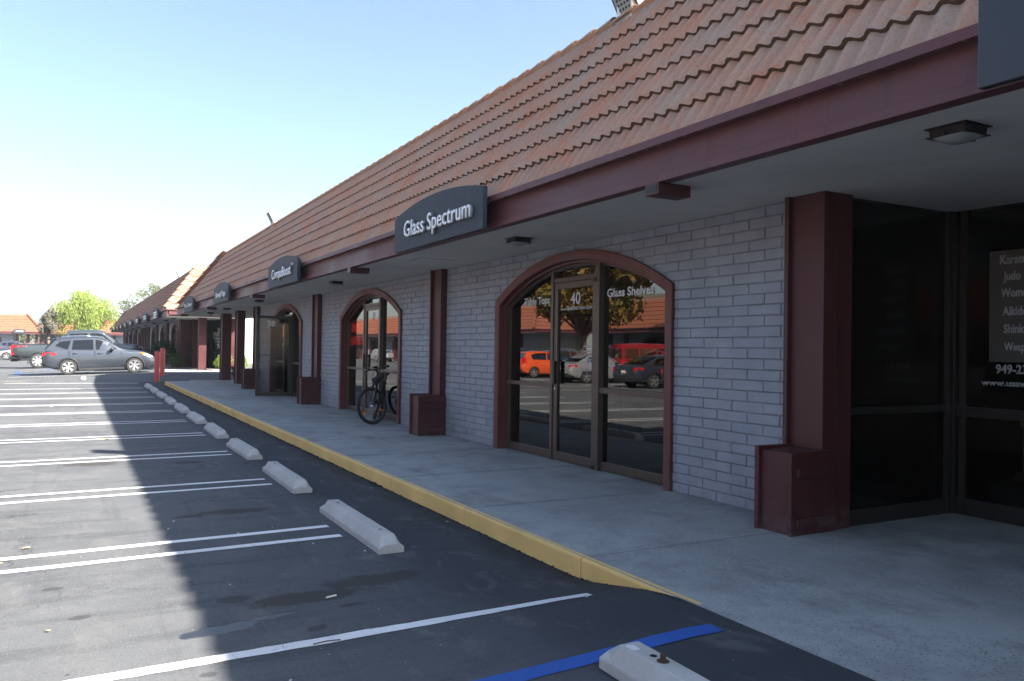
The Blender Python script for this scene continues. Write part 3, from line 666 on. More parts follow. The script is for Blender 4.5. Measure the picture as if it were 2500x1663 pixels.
room(b1, 5.70, 9.6, 5.03, 12.5, .165, 2.94); room(b1, 5.70, 9.6, 12.6, 20.4, .165, 2.94); room(b1, 5.70, 9.6, 20.5, 28.5, .165, 2.94)
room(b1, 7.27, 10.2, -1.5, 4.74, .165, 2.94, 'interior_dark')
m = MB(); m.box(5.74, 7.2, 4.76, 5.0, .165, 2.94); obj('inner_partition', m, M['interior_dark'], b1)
m = MB(); m.box(5.525, 7.3, -13.7, -1.65, .16, 2.95); obj('near_wall', m, M['brick'], b1); pilaster(b1, -1.98)
for y in (5.08, 13.2, 21.75, 30.0, 38.0):
    m = MB(); m.box(4.03, 4.36, y, y+.17, 2.862, 2.954); so = obj('drain_box', m, M['maroon'], b1, bevel=.004)
    m = MB(); m.box(4.026, 4.031, y+.022, y+.148, 2.88, 2.938); obj('drain_opening', m, M['darkmetal'], so)

b2, A2 = make_shops('shop_row', (0, 0, 0), 0, 'second shop row beyond the driveway with a sunlit orange hip end', 'shop buildings round the lot',
    44.4, 117.5, [(51.15, 74.6), (82.6, 117.2)], [54.8, 62.5, 70.3, 86.0, 93.8, 101.6, 109.4], [50.80, 58.6, 66.4, 74.2, 82.2, 89.9, 97.7, 105.5, 113.2], dz=.13, ridge=(5.8, 5.89), hip0=(44.5, 46.6), hip1=(117.4, 115.4), nc=8, xb=8.5, tile='tile_mid', detail=False, seg=3, pitch=.31, core=(51.3, 117))
for A in A2: arch_unit(b2, A, detail=False)
for x0, x1, y in ((5.80, 6.19, 45.95), (7.42, 7.84, 46.0)): post(b2, x0, x1, y, y+.4, .29, 3.086, flange=False)
post(b2, 5.97, 6.32, 49.9, 50.2, .29, 3.086)
for y in (76.2, 78.2, 80.2): post(b2, 5.42, 5.8, y, y+.35, .29, 3.086)
m = MB(); m.box(5.541, 5.95, 50.8, 51.14, .29, 3.087); obj('pilaster_return', m, M['maroon'], b2)
storefront(b2, 50.86, 5.95, 7.19, 46.9, 50.88, .29, 3.087)
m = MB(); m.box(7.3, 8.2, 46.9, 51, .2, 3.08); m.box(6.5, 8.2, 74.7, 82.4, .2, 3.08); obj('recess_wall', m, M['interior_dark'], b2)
wb = empty('white_building', (0, 0, 0), 0, 'sunlit white stucco building seen between the far maroon posts', 'building', 'shop buildings round the lot')
m = MB(); m.box(9.2, 26, 64, 80, 0, 5.2); obj('wall', m, M['white_wall'], wb, bevel=.01); m = MB(); m.box(9.1, 26.1, 63.9, 80.1, 5.2, 5.45); obj('parapet', m, M['fascia'], wb)

def far_shops(name, loc, rz, label, y0, y1, dz=0, hips=True, ridge=(5.9, 5.75), posts=(), walls=None, arches=(), xb=12, nc=7, detail=False, seg=2, hl=2.2, core=None):
    hip0 = (y0+.1, y0+hl) if hips else None; hip1 = (y1-.1, y1-hl) if hips else None
    t, As = make_shops(name, loc, rz, label, 'shop buildings round the lot', y0, y1, walls or [(y0+1.6, y1-1.6)], arches, [], dz=dz, ridge=ridge, hip0=hip0, hip1=hip1, nc=nc, xb=xb, tile='tile_far', detail=detail, seg=seg, pitch=.62, core=core)
    for A in As: arch_unit(t, A, detail=False)
    for y in posts: post(t, 5.35, 5.75, y, y+.4, 0, 2.955+dz, flange=False)
    return t, As
# rotation +90: local (x,y) -> world (ox - y, oy + x)
b3, _ = far_shops('corner_shops', (0, 136, 0), PI/2, 'orange tiled shops across the far lot with a pierced passage, far left', 4.2, 46, dz=-.05, ridge=(6.3, 5.85),
    posts=(4.9, 6.0, 7.4, 14, 22, 30, 38), walls=[(8.05, 45)], arches=(11.6, 26, 34, 42), core=(8.05, 45))
b4, _ = far_shops('far_shops', (0, 146, 0), PI/2, 'far orange tiled shops behind the round green tree', -26, 5.6, dz=.12, ridge=(6.4, 5.75), posts=(4.4, 1.2, -2.5, -6, -10), walls=[(-24, .5)], arches=())
# rotation 180: local (x,y) -> world (ox - x, oy - y)
b5, _ = far_shops('side_shops', (-18.0, 0, 0), PI, 'orange tiled shops mirrored in the window panes, far across the lot', -134, -58, dz=.1, ridge=(5.5, 5.5), posts=tuple(-132+4.6*k for k in range(16)), arches=tuple(-126+8*k for k in range(8)))
b6, _ = far_shops('opposite_shops', (-18.4, 0, 0), PI, 'orange tiled shops behind the parked cars, mirrored in the panes', -51.2, 20, dz=-.05, ridge=(5.5, 5.35), posts=tuple(-48+4.6*k for k in range(14)), arches=tuple(-44+8*k for k in range(8)))
gw = empty('grey_building', (0, 0, 0), 0, 'plain grey stucco building mirrored in the arched window', 'building', 'shop buildings round the lot')
m = MB(); m.box(-40, -27.5, 44, 64, 0, 4.5); obj('wall', m, M['grey_wall'], gw); m = MB(); m.box(-40.1, -27.4, 43.9, 64.1, 4.5, 4.75); obj('parapet', m, M['white_wall'], gw)
mb = MB(); r6 = random.Random(9)
hx = [(-900+i*60, 20+38*math.exp(-((i*60-900+60)/170.0)**2)+6*math.sin(i*.9)+r6.uniform(0, 4)) for i in range(31)]
vs = []
for k, (yy_, f) in enumerate(((1300, 0), (1500, .55), (1700, 1), (2100, .2))): vs += [(x, yy_+20*math.sin(x*.01), h*f-1) for x, h in hx]
n = len(hx); mb.add(vs, [(j*n+i, j*n+i+1, (j+1)*n+i+1, (j+1)*n+i) for j in range(3) for i in range(n-1)])
vs = [(-60-40*k*.5+8*math.sin(y*.07), y, h) for k, h in enumerate((0, 7, 13, 17)) for y in range(-60, 260, 20)]; n = 16
mb.add(vs, [(j*n+i, j*n+i+1, (j+1)*n+i+1, (j+1)*n+i) for j in range(3) for i in range(n-1)])
tag(obj('hills', mb, M['hill'], smooth=True), 'faint dry hills on the horizon', kind='structure')
# ------------------------------------------------------------------ signs hung on the fascia
YL = (0, -1, 0); ZU = (0, 0, 1)
def arch_sign(name, y0, y1, label, words, z0=2.915, zside=3.38, crown=3.52, x=3.85, mat='sign', group='arched shop signs on the eave', corner=.03, rz=None, loc=(0, 0, 0)):
    t = empty(name, loc, rz or 0, label, 'sign', group); yc = (y0+y1)/2; a = (y1-y0)/2; h = crown-zside; R = (a*a+h*h)/(2*h); zc = crown-R
    pl = [(y0, z0), (y1, z0)]+[(yc+a*(1-2*k/22), zc+math.sqrt(R*R-(a*(1-2*k/22))**2)) for k in range(23)]
    m = MB(); m.prism(pl, lambda a_, b_: (x+.055, a_, b_), lambda a_, b_: (x, a_, b_)); obj('panel', m, M[mat], t, bevel=.006)
    m = MB()
    for yy in (y0+.35, y1-.35): m.box(x+.054, 4.07, yy-.03, yy+.03, z0+.08, z0+.14); m.box(x+.054, 4.07, yy-.03, yy+.03, z0+.24, z0+.28)
    m.box(x+.054, 3.96, y0+.12, y0+.18, z0+.03, zside-.03); m.box(x+.054, 3.96, y1-.18, y1-.12, z0+.03, zside-.03)
    obj('bracket', m, M['darkmetal'], t)
    for (s, yl, yr, zb, cap, bold) in words:
        text('lettering', s, M['letter'], t, (x-.001, yl, zb), YL, ZU, cap=cap, width=yl-yr, bold=bold, depth=.040, side=M['return'])
    return t
arch_sign('shop_sign', 7.85, 10.60, 'wide dark arched shop sign reading Glass Spectrum, largest one fully in view', [('Glass Spectrum', 10.14, 8.09, 3.078, .208, .011)])
arch_sign('shop_sign', 16.17, 18.92, 'dark arched shop sign reading CompuBoost above the bicycle', [('CompuBoost', 18.35, 16.58, 3.083, .208, .010), ('TM', 16.56, 16.42, 3.25, .05, 0)])
arch_sign('shop_sign', 24.45, 27.14, 'dark arched shop sign reading Boxing and Yoga', [('Boxing & Yoga', 26.45, 24.72, 3.072, .17, .008)])
arch_sign('shop_sign', 32.45, 35.12, 'dark arched shop sign reading First Team at the far end of the near eave', [('First Team', 34.66, 32.45, 3.075, .15, .006)])
arch_sign('shop_sign', -.35, 2.40, 'big dark shop sign panel cut off by the upper right picture corner', [], mat='darksign')
for k in range(9):
    y = [47.2, 54.8, 62.4, 70.2, 78.0, 85.6, 92.8, 100.4, 108.4][k]
    s = arch_sign('shop_sign', y, y+2.7, ['first', 'second', 'third', 'fourth', 'fifth', 'sixth', 'seventh', 'eighth', 'last'][k]+' arched sign of the second shop row, from its sunlit end', [], z0=3.03, zside=3.50, crown=3.65)
    m = MB(); r7 = random.Random(k)              # lettering too small to read
    for line in range(2 if k else 3):
        u = y+2.3
        while u > y+.5:
            w_ = r7.uniform(.08, .2); z = 3.38-line*.13; m.box(3.83, 3.85, u-w_, u, z-.04-r7.uniform(0, .03), z+.03); u -= w_+r7.uniform(.05, .12)
    obj('lettering', m, M['letter'], s)
s = arch_sign('shop_sign', 6.5, 8.05, 'dark arched sign on the sunlit shops far left', [], z0=2.95, zside=3.45, crown=3.62, rz=PI/2, loc=(0, 136, 0))
m = MB(); [m.box(3.8, 3.85, 6.8+.19*k, 6.93+.19*k, 3.2+.03*(k % 2), 3.34+.03*(k % 3)) for k in range(5)]; obj('lettering', m, M['letter'], s)
for y0 in (-32, -40, -24):
    arch_sign('shop_sign', y0, y0+3.2, {-32: 'dark arched sign mirrored above the red van', -40: 'dark arched sign mirrored above the orange hatchback', -24: 'dark arched sign mirrored above the grey sedan'}[y0], [], rz=PI, loc=(-18.4, 0, 0))

# ------------------------------------------------------------------ lights
def soffit_light(x, y, z, label, camera=False):
    t = empty('ceiling_light', (x, y, z), 0, label, 'light', 'lights under the eaves'); t.scale = (.76, .76, .85)
    m = MB(); a, b = .17, .145
    m.prism([(-a, -a), (a, -a), (a, a), (-a, a)], lambda u, v: (u, v, -.008), lambda u, v: (u, v, 0))
    m.prism([(-b, -b), (b, -b), (b, b), (-b, b)], lambda u, v: (u*.97, v*.97, -.062), lambda u, v: (u, v, -.006)); obj('housing', m, M['darkmetal'], t, bevel=.006)
    m = MB(); n = 10; vs = []
    for j in range(n+1):
        for i in range(n+1):
            u, v = -1+2*i/n, -1+2*j/n; vs.append((u*.155, v*.155, -.062-.040*(1-abs(u)**2.5)*(1-abs(v)**2.5)-.010*(1-max(abs(u), abs(v)))))
    m.add(vs, [(j*(n+1)+i, (j+1)*(n+1)+i, (j+1)*(n+1)+i+1, j*(n+1)+i+1) for j in range(n) for i in range(n)])
    obj('lens', m, M['lens'], t, smooth=True)
    m = MB(); m.box(-.162, .162, -.162, .162, -.069, -.061); [m.box(sx*.18-.018, sx*.18+.018, -.02, .02, -.075, -.055) for sx in (-1, 1)]; obj('rim', m, M['darkmetal'], t, bevel=.004)
    if camera:
        m = MB(); m.lathe([(.05, -.095), (.075, -.12), (.075, -.15), (.055, -.19), (.03, -.21), (.004, -.216)], n=16); obj('camera_dome', m, M['lens'], t, smooth=True)
    return t
L0 = None
for k, (x, y) in enumerate([(4.55, 2.95), (4.68, 8.55), (4.68, 16.3), (4.70, 24.3), (4.76, 30.4), (4.80, 34.7)]):
    soffit_light(x, y, 2.955, ['square soffit light near the right picture edge', 'square soffit light beside the arched window with the white number 40', 'square soffit light above the bicycle', 'square soffit light beside the open glass door', 'square soffit light near the free standing posts', 'soffit light with a white dome camera, farthest under the near eave'][k], k == 5)
for k, y in enumerate([48, 52.3, 60.5, 68.3, 76, 84, 92, 100, 108]): soffit_light(4.75, y, 3.085, ['first', 'second', 'third', 'fourth', 'fifth', 'sixth', 'seventh', 'eighth', 'last'][k]+' soffit light of the second shop row, from its sunlit end')
def floodlight(x, y, z, s, label, tilt=-28):
    t = empty('floodlight', (x, y, z), 0, label, 'floodlight', 'floodlights on the ridges')
    m = MB(); m.box(-.03*s, .03*s, -.14*s, -.12*s, 0, .24*s); m.box(-.03*s, .03*s, .12*s, .14*s, 0, .24*s); m.box(-.05*s, .05*s, -.14*s, .14*s, -.02, .012*s); obj('yoke', m, M['white_wall'], t)
    K = Matrix.Translation((0, 0, .24*s)) @ Matrix.Rotation(math.radians(tilt), 4, 'Y')
    m = MB(); m.box(-.045*s, .03*s, -.20*s, .20*s, -.17*s, .26*s); m.box(.03*s, .09*s, -.13*s, .13*s, -.10*s, .18*s)
    for k in range(9): m.box(.028*s, .105*s, -.19*s, .19*s, -.15*s+k*.045*s, -.142*s+k*.045*s)
    m.xf(K); obj('housing', m, M['white_wall'], t, bevel=.004)
    m = MB(); m.box(-.052*s, -.044*s, -.19*s, .19*s, -.16*s, .25*s); m.xf(K); fr = obj('front_frame', m, M['darkmetal'], t)
    m = MB(); m.box(-.056*s, -.0525*s, -.165*s, .165*s, -.135*s, .225*s); m.xf(K); obj('lens', m, M['lens'], t)
    m = MB()
    for i in range(5):
        for j in range(6): m.box(-.0585*s, -.0562*s, (-.13+.056*i)*s, (-.10+.056*i)*s, (-.11+.055*j)*s, (-.08+.055*j)*s)
    m.xf(K); obj('led', m, M['darkmetal'], fr)
floodlight(5.46, 7.50, 5.40, 1.0, 'white floodlight with dark lens on the roof ridge at the top of the picture')
floodlight(5.46, 26.3, 5.40, 1.0, 'white floodlight on the roof ridge above the CompuBoost sign')
floodlight(5.95, 57.5, 5.95, 1.1, 'grey floodlight on the ridge of the second shop row'); floodlight(5.95, 50.5, 5.95, .7, 'tiny floodlight next to the sunlit hip end')

# ------------------------------------------------------------------ lettering and things on and behind the glass
f40 = [o for o in kids(b1) if o.name.startswith('window_frame')]; d40 = [o for o in kids(b1) if o.name.startswith('door')]
GXF = 5.654
def gl(par, s, yl, yr, zb, cap, bold=0, mat='vinyl', x=GXF, sp=1.0): return text('lettering', s, M[mat], par, (x, yl, zb), YL, ZU, cap=cap, width=yl-yr, bold=bold, depth=.0015, space=sp)
gl(f40[0], 'Table Tops', 10.13, 9.43, 2.245, .105, .022); gl(f40[0], 'Glass Shelves', 8.08, 7.18, 2.262, .105, .022)
DXF = 5.634
gl(d40[0], '40', 8.87, 8.64, 2.208, .15, .004, x=DXF); gl(d40[0], 'www.', 9.11, 8.965, 2.137, .034, .006, x=DXF, sp=1.02)
for s, yl, yr, c in (('G', 8.955, 8.92, .050), ('LASS', 8.915, 8.815, .036), ('S', 8.805, 8.77, .050), ('PECTRUM', 8.765, 8.53, .036), ('.COM', 8.52, 8.37, .036)): gl(d40[0], s, yl, yr, 2.137, c, .010, x=DXF)
for k, (s, a, b, c) in enumerate([('STORE HOURS', 8.56, 8.36, .022), ('TUESDAY - FRIDAY', 8.555, 8.365, .017), ('9am - 4:30pm', 8.535, 8.385, .016), ('CLOSED', 8.50, 8.42, .016), ('SUNDAY & MONDAY', 8.56, 8.36, .016), ('949-582-0776', 8.54, 8.38, .018)]):
    gl(d40[0], s, a, b, 1.655-[0, .055, .09, .125, .16, .30][k], c, .01, x=DXF)
m = MB(); m.box(DXF-.0015, DXF, 8.36, 8.56, 1.64, 1.644); obj('lettering', m, M['vinyl'], d40[0])
m = MB(); m.box(5.70, 5.705, 8.615, 8.86, 1.75, 2.06); tag(obj('paper_notice', m, M['paper']), 'paper notice taped inside the glass door below the number 40', 'notice')
gl(d40[1], '39', 16.82, 16.66, 2.215, .15, 0, x=DXF)
leaf = d40[2]; hx, hy = 5.60, A1[2].yc-.43; ang = math.radians(82)
def on_leaf(u, z, off=-.030):    # u metres from the hinge along the leaf
    p = Vector((5.64+off-5.60, u, z)); p = Matrix.Rotation(ang, 3, 'Z') @ p; return (hx+p.x, hy+p.y, z)
ax = Matrix.Rotation(ang, 3, 'Z') @ Vector((0, 1, 0))
text('lettering', '38', M['vinyl'], leaf, on_leaf(.70, 2.19, -.006+.0), tuple(-ax), ZU, cap=.16, width=.22, bold=0, depth=.002)
# glass shop display
def shelf_unit(y0, y1, x, label, zs):
    t = empty('display_shelf', (0, 0, 0), 0, label, 'shelf'); m = MB()
    for z in zs: m = MB(); m.box(x, x+.35, y0, y1, z, z+.012); obj('shelf_board', m, M['shelf'], t)
    m = MB(); [m.box(x+.02, x+.05, y, y+.03, .165, zs[-1]+.01) for y in (y0, y1-.03)]; obj('upright', m, M['darkmetal'], t); return t
shelf_unit(9.40, 10.5, 5.78, 'glass display shelves behind the left pane of the arched window', (.40, .62, 1.05, 1.35, 1.6, 1.85, 2.05)); shelf_unit(6.85, 8.05, 5.80, 'glass display shelves behind the right pane of the arched window', (1.25, 1.55, 1.85, 2.05))
r8_ = random.Random(4)
for k in range(9):
    y = 9.52+.105*k; m = MB(); c = 'tail' if k == 0 else 'panel'; h = r8_.uniform(.10, .15)
    m.lathe([(.033, 0), (.04, h*.5), (.045, h), (.040, h), (.03, .01)], (5.88, y, .633), n=14, cap=False)
    tag(obj('glass_cup', m, M[c], smooth=True), 'red tumbler on the lower display shelf' if k == 0 else 'dull brown tumbler in the row on the lower display shelf', 'cup', 'tumblers on the display shelf' if k else None)
m = MB(); m.xf(Matrix.Identity(4)); m.box(0, .012, -.36, .36, 0, .86); g = obj('glass_sheet', m, M['greenboard']); g.location = (5.84, 7.36, .17); g.rotation_euler = (0, math.radians(9), 0); tag(g, 'greenish glass sheet leaning behind the lower right pane', 'glass sheet')
# neon of the computer shop
t = empty('neon_sign', (0, 0, 0), 0, 'red neon sign COMPUTER REPAIRS hung inside the left pane behind the bicycle', 'neon sign')
def neon(s_, yl, zb, cap, width, shear):
    cu = bpy.data.curves.new('lettering', 'FONT'); cu.body = s_; cu.size = 1; cu.shear = shear; cu.fill_mode = 'NONE'; cu.bevel_depth = .009; cu.bevel_resolution = 1; cu.resolution_u = 3
    o = bpy.data.objects.new('t', cu); link(o); me = bpy.data.meshes.new_from_object(o.evaluated_get(bpy.context.evaluated_depsgraph_get())); bpy.data.objects.remove(o)
    xs_ = [v.co.x for v in me.vertices]; ys_ = [v.co.y for v in me.vertices]; x0_, sx_, sy_ = min(xs_), width/(max(xs_)-min(xs_)), cap/(max(ys_)-min(ys_)); y0_ = min(ys_)
    for v in me.vertices: v.co = (5.84-v.co.z*.3, yl-(v.co.x-x0_)*sx_, zb+(v.co.y-y0_)*sy_)
    me.materials.clear(); me.materials.append(M['neon']); link(bpy.data.objects.new('lettering', me), t)
neon('COMPUTER', 19.08, 1.97, .22, 1.15, 0); neon('REPAIRS', 19.10, 1.67, .20, 1.05, .3)
# dojo window
sf_l = [('Karate', 4.27, 4.035, 2.432, .08), ('Judo', 4.24, 4.09, 2.288, .08), ("Women's", 4.26, 3.95, 2.14, .08), ('Aikido', 4.245, 4.03, 1.978, .08), ('Shinkendo', 4.232, 3.90, 1.822, .08), ('Weapons', 4.23, 3.94, 1.667, .075), ('949-23', 4.30, 4.03, 1.467, .08), ('www.usaw', 4.43, 4.02, 1.355, .055)]
m = MB(); m.box(7.204, 7.208, 3.3, 4.362, 1.565, 2.55); pn = tag(obj('window_panel', m, M['panel']), 'olive panel behind the white martial arts list at the right picture edge', 'panel')
for s, a, b, z, c in sf_l: text('lettering', s, M['vinyl_grey'], sf, (7.2025, a, z), YL, ZU, cap=c, width=a-b, bold=.03, depth=.0015)
def trophy(y, h, label):
    m = MB(); m.box(-.06, .06, -.06, .06, 0, .05); m.box(-.045, .045, -.045, .045, .05, .09)
    m.lathe([(.012, .09), (.012, h*.55), (.03, h*.57), (.012, h*.6), (.012, h*.75), (.05, h*.8), (.055, h*.95), (.045, h)], n=12); m.tube([(0, -.05, h*.92), (0, -.085, h*.88), (0, -.05, h*.8)], .006, 6); m.tube([(0, .05, h*.92), (0, .085, h*.88), (0, .05, h*.8)], .006, 6)
    o = obj('trophy', m, M['gold'], smooth=math.radians(40)); o.location = (7.55, y, .48); tag(o, label, 'trophy', 'trophies behind the dark shop window')
for y, h, l in ((4.25, .62, 'slim gold trophy nearest the window corner behind dark glass'), (4.02, .72, 'tallest gold trophy behind the dark glass, second from the window corner'), (3.84, .55, 'shorter gold trophy behind the dark glass, third from the window corner')): trophy(y, h, l)
m = MB(); m.box(7.35, 7.85, 3.0, 4.45, .165, .48); tag(obj('display_box', m, M['panel'], bevel=.01), 'low olive display box carrying the trophies', 'display box')
# far fitness glass
fx = 7.195; fsf = [o for o in kids(b2) if o.name.startswith('storefront_frame')][0]
for s, a, b, z, c, bo in (('36', 48.90, 47.95, 2.43, .18, 0), ('FAITH', 50.48, 47.1, 2.14, .26, .03), ('TAMA', 50.45, 47.9, 1.93, .17, .02), ('COMBAT', 49.75, 47.9, 1.79, .09, .01)): text('lettering', s, M['vinyl'], fsf, (fx-.02, a, z), YL, ZU, cap=c, width=a-b, bold=bo, depth=.002)
m = MB()
for a0, a1, q, w_ in ((48.6, 48.1, (1.70, 1.55), .05), (49.05, 48.5, (1.68, 1.60), .05), (48.5, 48.75, (1.6, 1.42), .05), (48.4, 47.9, (1.58, 1.45), .05), (48.45, 48.3, (1.72, 1.78), .07), (49.0, 48.9, (1.48, 1.38), .03)):
    m.tube([(fx-.022, a0, q[0]), (fx-.022, a1, q[1])], [w_, w_*.6], 6)
for i, v in enumerate(m.v): m.v[i] = (fx-.022+(v[0]-fx+.022)*.05, v[1], v[2])
obj('emblem', m, M['vinyl'], fsf)

# ------------------------------------------------------------------ wheel stops, bollards, litter
def wheel_stop(x, y0, y1, rz, label, first=[None]):
    Lh = .905; w2 = .105; r = random.Random(int(y0*10)); n = 18; prof = [(-w2, 0), (-w2, .05), (-w2*.50, .135), (w2*.50, .135), (w2, .05), (w2, 0)]; vs = []
    for i in range(n+1):
        u = -Lh+2*Lh*i/n; e = min(1, (Lh-abs(u))/.07)
        for px, pz in prof:
            j = .0012 if 0 < i < n else .0005; vs.append((px*(1 if pz < .1 else .9+.1*e)+r.uniform(-j, j)*.6, u, pz*(.55+.45*e if pz > .1 else 1)+(r.uniform(-j, j) if pz > 0 else 0)))
    m = MB(); k = len(prof); m.add(vs, [(i*k+q, (i+1)*k+q, (i+1)*k+q+1, i*k+q+1) for i in range(n) for q in range(k-1)]+[tuple(range(k)), tuple(n*k+q for q in range(k-1, -1, -1))])
    t = empty('wheel_stop', (x, (y0+y1)/2, gz(x, (y0+y1)/2)-.004), 0, label, 'wheel stop', 'concrete wheel stops along the sidewalk')
    z0, z1 = gz(x, y0), gz(x, y1); t.rotation_euler = (math.atan2(z1-z0, y1-y0), 0, rz)
    obj('concrete_block', m, M['stop'], t, smooth=False, bevel=.007)
    for u in (-.62, .62):
        m = MB(); m.lathe([(.017, .1345), (.017, .1365)], (0, u, 0), n=10); obj('pin_hole', m, M['darkmetal'], t)
    return t
lab = ['nearest concrete wheel stop, cut by the lower picture edge', 'first complete wheel stop from the camera, past the single white line', 'second complete wheel stop from the camera', 'third complete wheel stop from the camera', 'fourth complete wheel stop from the camera', 'fifth complete wheel stop from the camera', 'fifth wheel stop back from the red bollards', 'fourth wheel stop back from the red bollards', 'third wheel stop back from the red bollards', 'second wheel stop back from the red bollards', 'farthest wheel stop of the row, next to the red bollards']
for k in range(11):
    y = 6.05+2.895*(k-1); x = 2.225+.0085*(y-6)
    if k == 0: t = wheel_stop(2.315, 1.40, 3.21, math.radians(-1), lab[0])
    else: t = wheel_stop(x, y, y+1.81, math.radians(rnd.uniform(-1.2, .8)), lab[k])
    if k == 0:
        m = MB(); m.lathe([(.012, .13), (.014, .165), (.010, .17)], (.0, .55, 0), n=8); m.lathe([(.03, .1355), (.028, .139)], (.0, .55, 0), n=9); obj('rebar_pin', m, M['rust'], t)
        m = MB(); m.add([(-.03+.025*math.cos(a*PI/5)*(1+.3*math.sin(a*2.3)), .74+.04*math.sin(a*PI/5), .1375) for a in range(10)], [tuple(range(10))]); obj('paint_spot', m, M['paper'], t)
for (x, y, h, l) in ((3.042, 37.0, 1.265, 'nearer red bollard mostly in shade at the end of the kerb'), (3.476, 39.555, 1.245, 'farther red bollard with its top in the sun')):
    m = MB(); m.lathe([(.102, -.1), (.102, h-.06), (.092, h-.03), (.065, h-.008), (.02, h)], n=24); o = obj('bollard', m, M['red'], smooth=math.radians(40)); o.location = (x, y, gz(x, y)); tag(o, l, 'bollard', 'red bollards at the driveway')
def dry_leaf(x, y, s, a, label, mat='litter_leaf', z=None):
    m = MB(); n = 11; pl = []
    for k in range(n): q = 2*PI*k/n; r = s*(1 if k % 2 else .6)*(1+.3*math.cos(q)); pl.append((r*math.cos(q), r*.7*math.sin(q), .004+.35*abs(r*.7*math.sin(q))*(1 if k % 3 else .5)))
    m.add([(0, 0, .003)]+pl, [(0, k+1, (k+1) % n+1) for k in range(n)]); o = obj('fallen_leaf', m, M[mat]); o.location = (x, y, (gz(x, y) if z is None else z)+.005); o.rotation_euler = (0, 0, a); tag(o, label, 'leaf', 'dry leaves on the asphalt')
dry_leaf(-.31, 7.36, .04, .4, 'tan dry leaf between the nearest double lines'); dry_leaf(-.45, 6.93, .035, 2, 'tan dry leaf at the left picture edge'); dry_leaf(.48, 15.2, .07, 1, 'large curled leaf beside the shadow edge'); dry_leaf(-.49, 23.4, .07, 1, 'pale leaf far out in the sunlit bays', 'paper')
dry_leaf(3.0, 8.9, .03, 1, 'small dry leaf against the yellow kerb'); dry_leaf(2.62, 9.6, .02, 2, 'tiny rust brown leaf beyond the first complete wheel stop'); dry_leaf(-.1, 5.2, .02, 2, 'tiny leaf on the sunlit asphalt at lower left'); dry_leaf(3.06, 6.9, .025, .2, 'small leaf at the kerb foot near the joint')
m = MB(); m.tube([(1.44, 5.12, .012), (1.51, 5.14, .012)], .0065, 8); tag(obj('cigarette_butt', m, M['paper']), 'white cigarette butt on the brown oil stain', 'cigarette butt')
m = MB(); m.tube([(1.16, 4.36, .008), (1.24, 4.375, .008), (1.31, 4.36, .009)], .0035, 5); tag(obj('twig', m, M['bark']), 'thin dark twig on the near white line', 'twig')
m = MB(); m.lathe([(.03, 0), (.09, .03), (.11, .09), (.07, .15), (.02, .17)], n=9); m.xf(Matrix.Rotation(.5, 4, 'X')); o = obj('crumpled_bag', m, M['paper']); o.location = (.326, 38.28, gz(.326, 38.28)); tag(o, 'crumpled pale bag on the asphalt in front of the grey SUV', 'bag')
r9 = random.Random(12)
for k in range(10):
    x, y = r9.uniform(.6, 3.0), r9.uniform(3.9, 8); s = r9.uniform(.006, .014); m = MB(); m.lathe([(s*.5, 0), (s, s*.5), (s*.6, s)], n=6); o = obj('pebble', m, M['stop']); o.location = (x, y, gz(x, y)); tag(o, 'tiny pale pebble loose on the shaded asphalt', 'pebble', 'loose pebbles on the asphalt')

